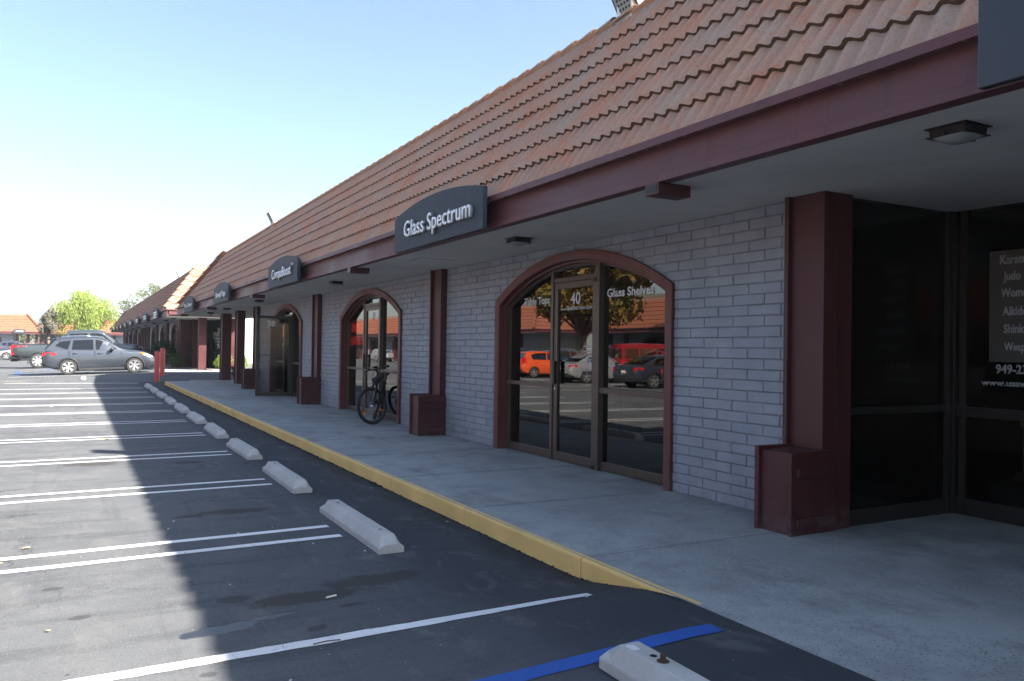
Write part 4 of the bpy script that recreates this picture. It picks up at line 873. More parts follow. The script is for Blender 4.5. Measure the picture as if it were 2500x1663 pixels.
# ------------------------------------------------------------------ bicycle with helmet, leaning on the door frame
def make_bike():
    t = empty('bicycle', (0, 0, 0), 0, 'black mountain bicycle leaning at the arched glass door under the CompuBoost sign', 'bicycle')
    R = .352                                                    # front wheel at local origin, bike length along +y, upright, z up
    def wheel(cy, K, reflectors, rotor):
        ty = MB(); N_ = 40; vs = []; n = 10
        for i in range(N_):
            a = 2*PI*i/N_
            for k in range(n): b = 2*PI*k/n; rr = R-.032+.032*math.cos(b)*(1+.05*((i % 2) if math.cos(b) > .3 else 0)); vs.append((.032*math.sin(b), rr*math.cos(a), rr*math.sin(a)))
        ty.add(vs, [(i*n+k, i*n+(k+1) % n, ((i+1) % N_)*n+(k+1) % n, ((i+1) % N_)*n+k) for i in range(N_) for k in range(n)])
        T = Matrix.Translation((0, cy, R)); ty.xf(K @ T); w_ = obj('wheel', ty, M['rubber'], t, smooth=True)
        rm = MB(); rm.lathe([(R-.062, -.014), (R-.05, -.014), (R-.05, .014), (R-.062, .014), (R-.062, -.014)], axis='x', n=40, cap=False); rm.xf(K @ T); obj('rim', rm, M['darkmetal'], w_, smooth=math.radians(30))
        sp = MB()
        for k in range(28):
            a = 2*PI*k/28; s = .03*(1 if k % 2 else -1); sp.tube([(s, .02*math.cos(a+.9), .02*math.sin(a+.9)), (0, (R-.06)*math.cos(a), (R-.06)*math.sin(a))], .0014, 4)
        sp.tube([(-.05, 0, 0), (.05, 0, 0)], .018, 10); sp.xf(K @ T); obj('spokes', sp, M['chrome'], w_)
        if rotor:
            m = MB(); n = 36; vs = []
            for r_, in ((.088,), (.062,)): vs += [(.042, (r_+(.004 if (k % 3) == 0 and r_ > .07 else 0))*math.cos(2*PI*k/n), (r_+(.004 if (k % 3) == 0 and r_ > .07 else 0))*math.sin(2*PI*k/n)) for k in range(n)]
            m.add(vs, [(k, (k+1) % n, n+(k+1) % n, n+k) for k in range(n)])
            for k in range(6): a = 2*PI*k/6; m.tube([(.042, .02*math.cos(a), .02*math.sin(a)), (.042, .065*math.cos(a+.5), .065*math.sin(a+.5))], .004, 4)
            m.xf(K @ T); obj('brake_disc', m, M['chrome'], w_)
        for a in reflectors:
            m = MB(); m.box(-.012, .012, -.018, .018, -.045, .045); m.xf(K @ T @ Matrix.Rotation(a, 4, 'X') @ Matrix.Translation((0, 0, .23))); obj('reflector', m, M['amber'], w_, bevel=.006)
    steer = Matrix.Rotation(math.radians(STEER), 4, Vector((0, .34, .94)))        # about the steering axis near the front axle
    P0 = Matrix.Translation((0, .02, 0)) @ steer @ Matrix.Translation((0, -.02, 0))
    wheel(0, P0, (2.2, -1.9), True); wheel(1.12, Matrix.Identity(4), (1.9,), True)
    F = Vector
    fk = MB()
    for s in (-1, 1): fk.tube([(s*.062, 0, R), (s*.062, .05, .62), (s*.055, .10, .80)], [.020, .026, .023], 10)
    fk.tube([(-.06, .075, .74), (0, .07, .775), (.06, .075, .74)], .02, 8); fk.tube([(-.058, .115, .80), (.058, .115, .80)], .026, 8); fk.tube([(0, .115, .80), (0, .17, .99)], .02, 8)
    fk.box(.06, .095, -.0, .07, R+.02, R+.11)
    fk.xf(P0); fo = obj('fork', fk, M['darkmetal'], t, smooth=math.radians(40))
    st = MB(); st.tube([(-.045, .06, .64), (-.045, .102, .79)], .0145, 8); st.xf(P0)
    for s in (-1, 1):
        q = MB(); q.tube([(s*.058, .062, .66), (s*.055, .103, .80)], .0155, 10); q.xf(P0); obj('stanchion', q, M['chrome'], fo, smooth=True)
    hb = MB(); c = F((0, .10, 1.05)); hb.tube([(0, .175, 1.0), c], .02, 8)
    bar = [(-.36, .15, 1.075), (-.18, .11, 1.075), (-.05, .10, 1.05), (.05, .10, 1.05), (.18, .11, 1.075), (.36, .15, 1.075)]; hb.tube(bar, [.016]*6, 10)
    for s in (-1, 1):
        hb.tube([(s*.36, .15, 1.075), (s*.25, .125, 1.075)], .024, 10); hb.tube([(s*.22, .10, 1.07), (s*.24, .055, 1.055), (s*.34, .07, 1.04)], .007, 6); hb.box(s*.20-.02, s*.20+.02, .08, .13, 1.05, 1.10)
    hb.tube([(-.2, .10, 1.07), (-.19, -.02, 1.12), (-.05, -.10, 1.02), (-.055, -.06, .85), (-.065, .0, .45)], .0035, 6); hb.tube([(.2, .10, 1.07), (.24, -.03, 1.0), (.18, -.02, .86), (.06, .15, .84)], .0035, 6); hb.tube([(.22, .10, 1.07), (.34, .02, .95), (.3, .05, .80), (.1, .22, .82)], .0035, 6)
    hb.box(-.035, .035, .06, .14, 1.075, 1.11); hb.xf(P0); obj('handlebar', hb, M['darkmetal'], t, smooth=math.radians(40))
    fr = MB(); HT = (F((0, .165, .96)), F((0, .125, .83))); BB = F((0, .68, .30)); ST = F((0, .80, .78)); AX = F((0, 1.12, R))
    fr.tube([HT[0], HT[1]], .024, 10); fr.tube([HT[1], F((0, .3, .62)), BB], [.040, .046, .042], 10); fr.tube([HT[0], ST], .026, 10); fr.tube([BB, ST], .024, 10)
    for s in (-1, 1): fr.tube([BB+F((s*.03, 0, 0)), AX+F((s*.065, 0, 0))], .012, 8); fr.tube([ST, AX+F((s*.065, 0, 0))], .010, 8)
    obj('frame', fr, M['blackplastic'], t, smooth=math.radians(40))
    se = MB(); se.tube([ST, F((0, .85, .96))], .014, 8); se.add([(-.02, .66, .985), (.02, .66, .985), (.075, .92, 1.0), (-.075, .92, 1.0), (-.015, .66, .955), (.015, .66, .955), (.06, .92, .955), (-.06, .92, .955)], [(0, 1, 2, 3), (4, 7, 6, 5), (0, 4, 5, 1), (1, 5, 6, 2), (2, 6, 7, 3), (3, 7, 4, 0)])
    obj('saddle', se, M['rubber'], t, bevel=.012)
    cr = MB(); cr.lathe([(.085, -.004), (.09, 0), (.085, .004)], (.05, BB.y, BB.z), 'x', 24); cr.tube([BB+F((.07, 0, 0)), BB+F((.075, -.10, -.14))], .010, 6); cr.tube([BB+F((-.07, 0, 0)), BB+F((-.075, .10, .14))], .010, 6)
    cr.box(.075, .17, BB.y-.14, BB.y-.06, BB.z-.155, BB.z-.13); cr.box(-.17, -.075, BB.y+.06, BB.y+.14, BB.z+.13, BB.z+.155); obj('crank', cr, M['darkmetal'], t, bevel=.002)
    return t
STEER = -57
bike = make_bike(); LEAN = math.radians(14)
bike.location = (4.985, 14.72, .158); bike.rotation_euler = (0, LEAN, math.radians(-19))
hm = empty('helmet', (4.95, 14.52, 1.13), 0, 'black cycling helmet hanging from the bicycle handlebar', 'helmet')
m = MB(); vs = []; n1, n2 = 9, 20
for i in range(n1+1):
    th = (PI*.56)*i/n1
    for k in range(n2):
        a = 2*PI*k/n2; rg = 1+.04*math.cos(a*6)*math.sin(th); vs.append((.088*math.sin(th)*math.cos(a)*rg, .13*math.sin(th)*math.sin(a)*rg, .10*math.cos(th)))
m.add(vs, [(i*n2+k, (i+1)*n2+k, (i+1)*n2+(k+1) % n2, i*n2+(k+1) % n2) for i in range(n1) for k in range(n2)])
m.xf(Matrix.Translation((0, -.03, -.10)) @ Matrix.Rotation(math.radians(165), 4, 'X')); o = obj('shell', m, M['blackplastic'], hm, smooth=True); so_ = o.modifiers.new('t', 'SOLIDIFY'); so_.thickness = .018
m = MB(); m.tube([(-.07, -.03, -.05), (-.03, .0, .10), (.02, .02, .10), (.07, -.03, -.05)], .005, 6); obj('strap', m, M['rubber'], hm)
# ------------------------------------------------------------------ vehicles: local x forward, wheels on z=0, built from a side profile
def lerp_tab(tab, x):
    if x <= tab[0][0]: return tab[0][1]
    for (a, va), (b, vb) in zip(tab[:-1], tab[1:]):
        if x <= b: f = (x-a)/(b-a) if b > a else 1; return va+(vb-va)*f
    return tab[-1][1]
def make_car(name, label, cat, spec, paint, group='vehicles parked in the lot', detail=True):
    t = empty(name, (0, 0, 0), 0, label, cat, group); S = spec; W = S['w']/2; x0, x1 = S['x0'], S['x1']; wr = S['wr']; xf_, xr = S['xf'], S['xr']
    belt = S['belt']; bot = S['bot']; roof = S['roof']                      # tables (x,z)
    st = sorted(set([x0+(x1-x0)*i/44 for i in range(45)]+[p[0] for p in belt]))
    m = MB(); rings = []
    for x in st:
        zt = lerp_tab(belt, x); zb = lerp_tab(bot, x); hgt = zt-zb
        e = 1-.16*max(0, 1-(x1-x)/.55)**2.2-.10*max(0, 1-(x-x0)/.4)**2.2
        w_ = W*e; top = lerp_tab(S['topw'], x) if 'topw' in S else .90
        prof = [(0, zb), (.72, zb), (.93, zb+.05), (.985, zb+hgt*.22), (1.0, zb+hgt*.45), (.995, zb+hgt*.66), (.975, zb+hgt*.84), (.945, zb+hgt*.94), (top, zt), (.6, zt+.012), (0, zt+.03)]
        half = [(p[0]*w_, p[1]) for p in prof]; rings.append([(x, -a, z) for a, z in half]+[(x, a, z) for a, z in reversed(half[1:-1])])
    n = len(rings[0]); vs = [v for r in rings for v in r]
    m.add(vs, [(i*n+k, i*n+(k+1) % n, (i+1)*n+(k+1) % n, (i+1)*n+k) for i in range(len(rings)-1) for k in range(n)]+[tuple(range(n-1, -1, -1)), tuple((len(rings)-1)*n+k for k in range(n))])
    bo = obj('body', m, M[paint] if paint in M else paint, t, smooth=math.radians(38))
    # wheel wells cut out
    cut = MB(); R = wr*1.13
    for xc in (xf_, xr):
        for s in (-1, 1): cut.lathe([(R, min(s*(W-.32), s*(W+.3))), (R, max(s*(W-.32), s*(W+.3)))], (xc, 0, wr*.98), 'y', 36)
    co = obj('cut', cut, M['blackplastic']); md = bo.modifiers.new('b', 'BOOLEAN'); md.operation = 'DIFFERENCE'; md.object = co; md.solver = 'EXACT'
    dg = bpy.context.evaluated_depsgraph_get(); me = bpy.data.meshes.new_from_object(bo.evaluated_get(dg)); bo.modifiers.clear(); bo.data = me; bpy.data.objects.remove(co)
    for p in me.polygons: p.use_smooth = True
    me.set_sharp_from_angle(angle=math.radians(38))
    # greenhouse
    rx0, rx1 = roof[0][0], roof[-1][0]; gs = sorted(set([rx0+(rx1-rx0)*i/30 for i in range(31)]+[p[0] for p in roof])); g = MB(); rings = []
    tb = S.get('tumble', .22)
    def side_y(x, z):                                  # half width of the greenhouse side at height z
        zb = lerp_tab(belt, x)-.02; q = max(0, z-zb); return W*.925-q*tb-.09*max(0, (x-(rx1-.9)))**1.3
    for x in gs:
        zb = lerp_tab(belt, x)-.02; zt = max(lerp_tab(roof, x), zb+.012); h = zt-zb
        P = [(side_y(x, zb), zb), (side_y(x, zb+h*.5), zb+h*.5), (side_y(x, zt-min(.07, h*.4)), zt-min(.07, h*.4)), (side_y(x, zt)-min(.05, h), zt-min(.015, h*.1)), (side_y(x, zt)*.6, zt+.02*min(1, h*3)), (0, zt+.03*min(1, h*3))]
        rings.append([(x, -a, z) for a, z in P]+[(x, a, z) for a, z in reversed(P[:-1])])
    n = len(rings[0]); m = MB(); m.add([v for r in rings for v in r], [(i*n+k, i*n+k+1, (i+1)*n+k+1, (i+1)*n+k) for i in range(len(rings)-1) for k in range(n-1)]+[tuple(range(n-1, -1, -1)), tuple((len(rings)-1)*n+k for k in range(n))])
    obj('cabin', m, M[paint] if paint in M else paint, t, smooth=math.radians(40))
    # side windows slightly proud, each one a part
    for poly in S['win']:
        for s in (-1, 1):
            m = MB(); pl = [(x, s*(side_y(x, z)+.006), z) for x, z in poly]; m.add(pl, [tuple(range(len(pl))) if s < 0 else tuple(range(len(pl)-1, -1, -1))]); wo = obj('window', m, M['carglass'], t)
            if detail:
                m = MB(); m.tube([(x, s*(side_y(x, z)+.008), z) for x, z in poly], .009, 5, closed=True); obj('window_trim', m, M['blackplastic'] if S.get('darktrim', True) else M['chrome'], wo)
    # windscreen and rear window
    for nm, (xa, za, xb, zb_) in (('windscreen', S['ws']), ('rear_window', S['rw'])):
        m = MB(); d = Vector((xb-xa, 0, zb_-za)).normalized(); nn = Vector((-d.z, 0, d.x)); nn = nn if (nn.x > 0) == (nm == 'windscreen') else -nn; nn = nn if nn.z > 0 or abs(nn.z) < .05 else -nn
        vs = []
        for f in (0, .5, 1):
            x, z = xa+(xb-xa)*f, za+(zb_-za)*f; yw = side_y(x, z)-.10
            for k in range(5): y = yw*(-1+k/2); c = .05*(1-(k/2-1)**2) if nm == 'windscreen' else .02*(1-(k/2-1)**2); vs.append(Vector((x, y, z))+nn*(.03+c*.6))
        m.add(vs, [(j*5+i, j*5+i+1, (j+1)*5+i+1, (j+1)*5+i) for j in range(2) for i in range(4)]); obj(nm, m, M['carglass'], t, smooth=True)
    # wheels
    for xc in (xf_, xr):
        for s in (-1, 1):
            m = MB(); wd = S.get('tw', .23); yo = s*(W-.015); prof = [(wr*.70, 0), (wr*.76, .008), (wr*.93, .004), (wr*.985, .02), (wr, .05), (wr, wd-.05), (wr*.985, wd-.02), (wr*.7, wd)]
            m.lathe([(r, yo-s*h) for r, h in (prof if s < 0 else prof)], (xc, 0, wr), 'y', 36, cap=False); w_ = obj('wheel', m, M['rubber'], t, smooth=math.radians(40))
            m = MB(); rr = wr*.70; m.lathe([(rr, yo-s*.012), (rr*.93, yo-s*.008), (rr*.90, yo-s*.05)], (xc, 0, wr), 'y', 30, cap=False)
            ns = S.get('spokes', 5)
            for k in range(ns):
                a = 2*PI*k/ns+.3; dd = .32 if S.get('twin') else 0
                for da in ((-.16, .16) if S.get('twin') else (0,)):
                    ww = rr*(.075 if S.get('twin') else .13); ca, sa = math.cos(a+da), math.sin(a+da); pts = []
                    for r_, w2, h in ((rr*.12, ww*1.1, .028), (rr*.94, ww*1.25, .016)):
                        for q in (-1, 1): pts.append((xc+ca*r_-sa*w2*q, yo-s*h, wr+sa*r_+ca*w2*q))
                    pts2 = [(p[0], p[1]-s*.03, p[2]) for p in pts]; m.add(pts+pts2, [(0, 1, 3, 2), (4, 6, 7, 5), (0, 2, 6, 4), (1, 5, 7, 3), (2, 3, 7, 6)])
            m.lathe([(rr*.22, yo-s*.02), (rr*.2, yo-s*.012), (rr*.05, yo-s*.01)], (xc, 0, wr), 'y', 16); obj('rim', m, M['alloy'], w_)
            m = MB(); m.lathe([(rr*.92, yo-s*.06), (rr*.9, yo-s*.055)], (xc, 0, wr), 'y', 24); obj('wheel_backing', m, M['blackplastic'], w_)  # black disc behind the spokes, shade of the gaps put into its colour
            if detail:                                 # arch lip
                m = MB(); m.tube([(xc+R*1.03*math.cos(a), s*(W*lerp_tab([(x0, .9), (x0+.4, 1), (x1-.5, 1), (x1, .86)], xc+R*math.cos(a))-.004), wr*.98+R*1.03*math.sin(a)) for a in [(-.10+1.2*k/16*1)*PI for k in range(17)]], .022, 6); obj('wheel_arch', m, M[S.get('lip', 'blackplastic')], t, smooth=True)
    # lights, bumpers, mirrors, handles, sill
    for s in (-1, 1):
        for nm, mt, boxes in (('tail_light', 'tail', S['tl']), ('headlight', 'clear', S['hl'])):
            m = MB()
            for poly in boxes:
                pa = [(x, s*(W*lerp_tab([(x0, .90), (x0+.4, 1.0), (x1-.55, 1.0), (x1, .84)], x)+.006), z) for x, z in poly]; pb = [(x, p[1]-s*.10, z) for (x, z), p in zip(poly, pa)]; k = len(poly)
                m.add(pa+pb, [tuple(range(k)), tuple(range(2*k-1, k-1, -1))]+[(i, (i+1) % k, k+(i+1) % k, k+i) for i in range(k)])
            if boxes: obj(nm, m, M[mt], t, bevel=.012)
        for nm, mt, x, z in S.get('spots', ()):
            m = MB(); yy = W*lerp_tab([(x0, .90), (x0+.4, 1.0), (x1-.55, 1.0), (x1, .84)], x); m.box(x-.07, x+.07, s*yy-.02, s*yy+.02, z-.05, z+.05); obj(nm, m, M[mt], t, bevel=.01)
        if 'mirror' in S:
            x, z = S['mirror']; m = MB(); m.lathe([(.02, -.12), (.085, -.10), (.10, 0), (.08, .09), (.03, .11)], n=12); m.xf(Matrix.Translation((x, s*(W+.10), z)) @ Matrix.Rotation(PI/2, 4, 'X') @ Matrix.Diagonal((1, .75, 1, 1))); m.tube([(x, s*(W-.08), z-.05), (x, s*(W+.05), z-.02)], .02, 6)
            obj('mirror', m, M[S.get('mirmat', 'blackplastic')], t, smooth=True)
        for x, z in S.get('handles', ()):
            m = MB(); m.tube([(x-.10, s*(W*.985), z), (x-.07, s*(W*.985+.03), z), (x+.07, s*(W*.985+.03), z), (x+.10, s*(W*.985), z)], .014, 6); obj('door_handle', m, M[paint] if paint in M else paint, t, smooth=True)
        if detail:
            for x, za, zb_ in S.get('seams', ()):
                m = MB(); m.box(x-.004, x+.004, s*(W*.94), s*(W*1.0+.002), za, zb_); obj('door_seam', m, M['blackplastic'], t)
            m = MB(); m.box(xr+R*1.02, xf_-R*1.02, min(s*W*.88, s*W*1.0), max(s*W*.88, s*W*1.0), lerp_tab(bot, 0)-.03, lerp_tab(bot, 0)+.06); obj('sill', m, M['blackplastic'], t, bevel=.015)
    m = MB(); m.box(x0-.02, x0+.3, -W*.84, W*.84, S['bb'][0], S['bb'][1]); obj('rear_bumper', m, M[S.get('bmat', 'blackplastic')], t, bevel=.04, seg=3)
    m = MB(); m.box(x1-.3, x1+.015, -W*.74, W*.74, S['fb'][0], S['fb'][1]); obj('front_bumper', m, M[S.get('fmat', 'blackplastic')], t, bevel=.04, seg=3)
    m = MB(); m.box(x0-.012, x0+.02, -.16, .16, S['plate'], S['plate']+.12); obj('number_plate', m, M['paper'], t)
    m = MB(); m.box(xr-.1, xf_+.1, -W*.7, W*.7, lerp_tab(bot, 0)-.06, lerp_tab(bot, 0)+.04); obj('underbody', m, M['blackplastic'], t)
    return t
suv = dict(w=1.84, x0=-1.02, x1=3.62, xf=2.705, xr=0, wr=.352, belt=[(-1.02, .92), (-.98, 1.05), (-.8, 1.12), (0, 1.09), (2.05, 1.07), (2.4, 1.06), (2.9, 1.01), (3.25, .93), (3.50, .80), (3.62, .62)],
    bot=[(-1.02, .48), (-.85, .36), (-.5, .26), (0, .22), (2.7, .22), (3.3, .24), (3.62, .34)], topw=[(-1, .80), (-.6, .92), (2.2, .92), (3.0, .80), (3.62, .7)],
    roof=[(-.95, 1.11), (-.86, 1.22), (-.56, 1.56), (-.38, 1.67), (.2, 1.725), (.9, 1.73), (1.25, 1.675), (1.6, 1.53), (2.0, 1.29), (2.35, 1.06)],
    win=[[(-.45, 1.17), (-.30, 1.30), (-.12, 1.42), (.02, 1.44), (.10, 1.44), (-.03, 1.18), (-.30, 1.12)][:0] or [(-.50, 1.33), (-.30, 1.50), (.13, 1.55), (.01, 1.16), (-.12, 1.17)], [(.22, 1.555), (1.02, 1.57), (1.02, 1.12), (.16, 1.14)], [(1.12, 1.57), (1.32, 1.53), (1.66, 1.37), (2.0, 1.12), (1.12, 1.11)]],
    ws=(2.26, 1.12, 1.36, 1.62), rw=(-.93, 1.14, -.62, 1.50), tl=[[(-1.0, .88), (-.98, 1.0), (-.76, 1.04), (-.45, .95), (-.72, .87)]], hl=[[(2.98, .92), (3.25, .88), (3.50, .74), (3.42, .70), (3.08, .84)]],
    spots=[('indicator', 'amber', 3.04, .90)], mirror=(1.78, 1.12), handles=((.28, .97), (1.28, .94)), seams=((1.08, .42, 1.06), (2.16, .42, 1.0), (.06, .60, 1.08)), bb=(.42, .62), fb=(.24, .42), plate=.8, spokes=6, twin=True, mirmat='blackplastic', fmat='blackplastic')
M['paint_grey'] = mat_carpaint('graphite_paint', (.060, .070, .088), .6); M['paint_truck'] = mat_carpaint('dark_truck_paint', (.048, .062, .070), .45)
M['paint_silver'] = mat_carpaint('silver_paint', (.5, .51, .53), .6); M['paint_orange'] = mat_carpaint('orange_paint', (.75, .10, .02), .05); M['paint_maroon'] = mat_carpaint('maroon_car_paint', (.13, .012, .02), .3)
M['paint_red'] = mat_carpaint('red_van_paint', (.30, .012, .02), .1); M['paint_dark'] = mat_carpaint('slate_paint', (.05, .06, .085), .5); M['paint_white'] = mat_carpaint('white_car_paint', (.75, .75, .75), 0); M['paint_tan'] = mat_carpaint('beige_paint', (.33, .31, .28), .5)
def place(t, x, y, rz, z=None, s=1.0, tilt=0):
    t.location = (x, y, gz(x, y) if z is None else z); t.rotation_euler = (0, tilt, rz); t.scale = (s, s, s); return t
car = make_car('suv', 'metallic grey SUV parked nose to the second shop row, nearest car', 'car', suv, 'paint_grey')
m = MB()                                          # roof rails and spoiler
for s in (-1, 1): m.tube([(-.35, s*.62, 1.67), (-.2, s*.62, 1.745), (.6, s*.63, 1.775), (1.2, s*.61, 1.71)], .018, 6)
obj('roof_rail', m, M['chrome'], car, smooth=True)
m = MB(); m.add([(-.97, -.62, 1.60), (-.97, .62, 1.60), (-.45, .66, 1.69), (-.45, -.66, 1.69), (-.95, -.60, 1.57), (-.95, .60, 1.57), (-.45, .64, 1.60), (-.45, -.64, 1.60)], [(0, 3, 2, 1), (4, 5, 6, 7), (0, 1, 5, 4), (1, 2, 6, 5), (2, 3, 7, 6), (3, 0, 4, 7)]); obj('spoiler', m, M['paint_grey'], car, bevel=.012)
m = MB(); m.tube([(-.42, 0, 1.70), (-.58, 0, 1.87)], .006, 5); obj('antenna', m, M['darkmetal'], car)
place(car, -.247, 43.10+.92*1.04, 0, .128, 1.04, -math.atan(.035))

truck_s = dict(w=2.03, x0=-1.30, x1=5.05, xf=3.95, xr=0, wr=.43, tw=.28, belt=[(-1.30, 1.30), (-1.28, 1.38), (.98, 1.38), (1.02, 1.36), (3.1, 1.34), (3.35, 1.36), (4.2, 1.31), (4.8, 1.24), (4.98, 1.12), (5.05, .9)],
    bot=[(-1.30, .72), (-.7, .66), (0, .55), (4, .52), (4.7, .55), (5.05, .6)], topw=[(-1.3, .97), (.98, .97), (1.1, .93), (3.2, .93), (5.0, .86)],
    roof=[(1.05, 1.38), (1.07, 1.55), (1.16, 1.92), (1.26, 2.0), (1.9, 2.04), (2.5, 2.03), (2.75, 1.97), (3.15, 1.64), (3.45, 1.37)],
    win=[[(1.26, 1.44), (1.28, 1.86), (2.05, 1.88), (2.05, 1.42)], [(2.17, 1.42), (2.17, 1.88), (2.55, 1.87), (2.72, 1.82), (3.12, 1.46), (3.0, 1.40)]],
    ws=(3.38, 1.42, 2.78, 1.95), rw=(1.06, 1.5, 1.14, 1.9), tl=[[(-1.31, .82), (-1.31, 1.32), (-1.05, 1.33), (-1.08, 1.10), (-1.16, .98), (-1.14, .83)]], hl=[[(4.72, .95), (4.75, 1.2), (4.98, 1.14), (5.0, .95)]],
    spots=[('indicator', 'amber', 4.66, 1.08)], mirror=(2.85, 1.5), handles=((1.38, 1.22), (2.3, 1.22)), seams=((2.11, .6, 1.36), (3.12, .6, 1.34), (1.0, .6, 1.36), (1.2, .75, 1.36)), bb=(.55, .72), fb=(.5, .78), plate=.85, spokes=8, lip='paint_truck', bmat='darkmetal', fmat='chrome', mirmat='chrome')
def remap(x): return x if x < 1 else (1.32+(x-1.05)*1.2 if x < 3.45 else 4.2+(x-3.45)*.8125)
def rz_(z): return z if z < 1.385 else 1.385+(z-1.385)*1.22
for k_ in ('belt', 'bot', 'roof'): truck_s[k_] = [(remap(a), rz_(b)) for a, b in truck_s[k_]]
truck_s['topw'] = [(remap(a), b) for a, b in truck_s['topw']]
truck_s['win'] = [[(remap(a), rz_(b)) for a, b in p] for p in truck_s['win']]; truck_s['hl'] = [[(remap(a), b) for a, b in p] for p in truck_s['hl']]
for k_ in ('ws', 'rw'): a, b, c_, d_ = truck_s[k_]; truck_s[k_] = (remap(a), rz_(b), remap(c_), rz_(d_))
truck_s['xf'] = 4.45; truck_s['x1'] = remap(5.05); truck_s['spots'] = [('indicator', 'amber', remap(4.66), 1.08)]; truck_s['mirror'] = (remap(2.85), 1.55)
truck_s['handles'] = tuple((remap(a), b) for a, b in truck_s['handles']); truck_s['seams'] = tuple((remap(a), b, c_) for a, b, c_ in truck_s['seams'])
tr = make_car('pickup_truck', 'dark grey crew cab pickup with red tail light parked behind the grey SUV', 'pickup truck', truck_s, 'paint_truck')
m = MB(); m.box(-1.22, .9, -.85, .85, 1.30, 1.40); obj('bed_cavity', m, M['blackplastic'], tr)
m = MB(); m.box(-1.36, -.9, -.5, .5, .42, .54); m.tube([(-1.4, 0, .48), (-1.1, 0, .5)], .03, 8); obj('tow_hitch', m, M['darkmetal'], tr); m = MB(); m.tube([(-1.0, -.6, .48), (-.2, -.62, .5)], .04, 8); obj('exhaust', m, M['chrome'], tr)
text('lettering', 'FX4', M['tail'], tr, (-.98, -1.02, 1.225), (1, 0, 0), ZU, cap=.075, width=.42, bold=.02, depth=.004); m = MB()
place(tr, -1.93, 56.6+1.01*1.06, 0, .06, 1.06, -math.atan(.03))

sedan = dict(w=1.80, x0=-1.0, x1=3.68, xf=2.72, xr=0, wr=.33, belt=[(-1.0, .80), (-.95, .98), (-.3, 1.02), (0, .98), (2.0, .93), (2.6, .87), (3.2, .78), (3.6, .62), (3.68, .52)], bot=[(-1.0, .40), (-.6, .26), (0, .2), (3.2, .2), (3.68, .30)], topw=[(-1, .8), (-.4, .88), (2, .9), (3.68, .7)],
    roof=[(-.55, 1.0), (-.1, 1.22), (.35, 1.40), (.9, 1.455), (1.3, 1.43), (1.75, 1.22), (2.2, .95)], win=[[(.0, 1.04), (.18, 1.27), (.42, 1.345), (.95, 1.385), (.95, 1.02)], [(1.03, 1.02), (1.03, 1.385), (1.28, 1.36), (1.62, 1.20), (1.92, 1.0)]],
    ws=(2.12, 1.0, 1.38, 1.38), rw=(-.45, 1.05, .25, 1.34), tl=[[(-1.0, .74), (-.98, .90), (-.62, .92), (-.58, .84), (-.8, .74)]], hl=[[(3.1, .74), (3.35, .70), (3.58, .56), (3.2, .62)]], mirror=(1.72, 1.02), handles=((.3, .86), (1.25, .84)), seams=((.99, .34, .98), (2.0, .34, .93)), bb=(.30, .5), fb=(.2, .36), plate=.66, spokes=5)
hatch = dict(sedan); hatch.update(x0=-.75, x1=3.25, xf=2.52, wr=.31, w=1.70, belt=[(-.75, .80), (-.72, .98), (0, .99), (2.0, .95), (2.5, .88), (3.0, .72), (3.25, .5)], bot=[(-.75, .36), (-.5, .24), (0, .2), (3, .2), (3.25, .28)],
    roof=[(-.68, 1.0), (-.55, 1.25), (-.32, 1.44), (.3, 1.51), (.9, 1.50), (1.3, 1.38), (1.75, 1.15), (2.15, .96)], win=[[(-.1, 1.05), (-.2, 1.3), (.1, 1.40), (.80, 1.42), (.80, 1.02)], [(.88, 1.02), (.88, 1.42), (1.15, 1.38), (1.5, 1.2), (1.8, 1.02)]],
    ws=(2.08, 1.0, 1.3, 1.42), rw=(-.66, 1.06, -.42, 1.38), tl=[[(-.74, .75), (-.72, 1.15), (-.58, 1.15), (-.50, .84)]], hl=[[(2.7, .78), (2.95, .72), (3.15, .55), (2.8, .62)]], mirror=(1.62, 1.04), handles=((.1, .9), (1.1, .88)), seams=((.84, .34, .98), (1.9, .34, .95)), plate=.62)
van = dict(sedan); van.update(w=2.0, x0=-1.2, x1=3.9, xf=3.0, wr=.36, belt=[(-1.2, 1.0), (-1.19, 1.15), (2.9, 1.12), (3.4, 1.05), (3.8, .85), (3.9, .6)], bot=[(-1.2, .4), (0, .28), (3.9, .35)], roof=[(-1.18, 1.15), (-1.12, 1.8), (-.95, 1.98), (0, 2.05), (1.8, 2.03), (2.2, 1.9), (3.0, 1.15)], tumble=.10,
    win=[[(-1.0, 1.2), (-1.0, 1.75), (-.1, 1.78), (-.1, 1.2)], [(.0, 1.2), (.0, 1.78), (1.0, 1.78), (1.0, 1.2)], [(1.1, 1.2), (1.1, 1.78), (1.95, 1.76), (2.55, 1.2)]], ws=(2.95, 1.2, 2.25, 1.88), rw=(-1.17, 1.25, -1.13, 1.75), tl=[[(-1.2, .7), (-1.2, 1.1), (-1.08, 1.1), (-1.08, .7)]], hl=[[(3.4, .8), (3.45, .98), (3.7, .9), (3.8, .75)]], mirror=(2.5, 1.25), handles=((.2, 1.05), (1.2, 1.05)), seams=((.95, .4, 1.1), (2.1, .4, 1.1)), plate=.8)
def car2(nm, lab_, cat, sp, paint, x, y, rz): return place(make_car(nm, lab_, cat, sp, paint, detail=False), x, y, rz, gz(x, y))
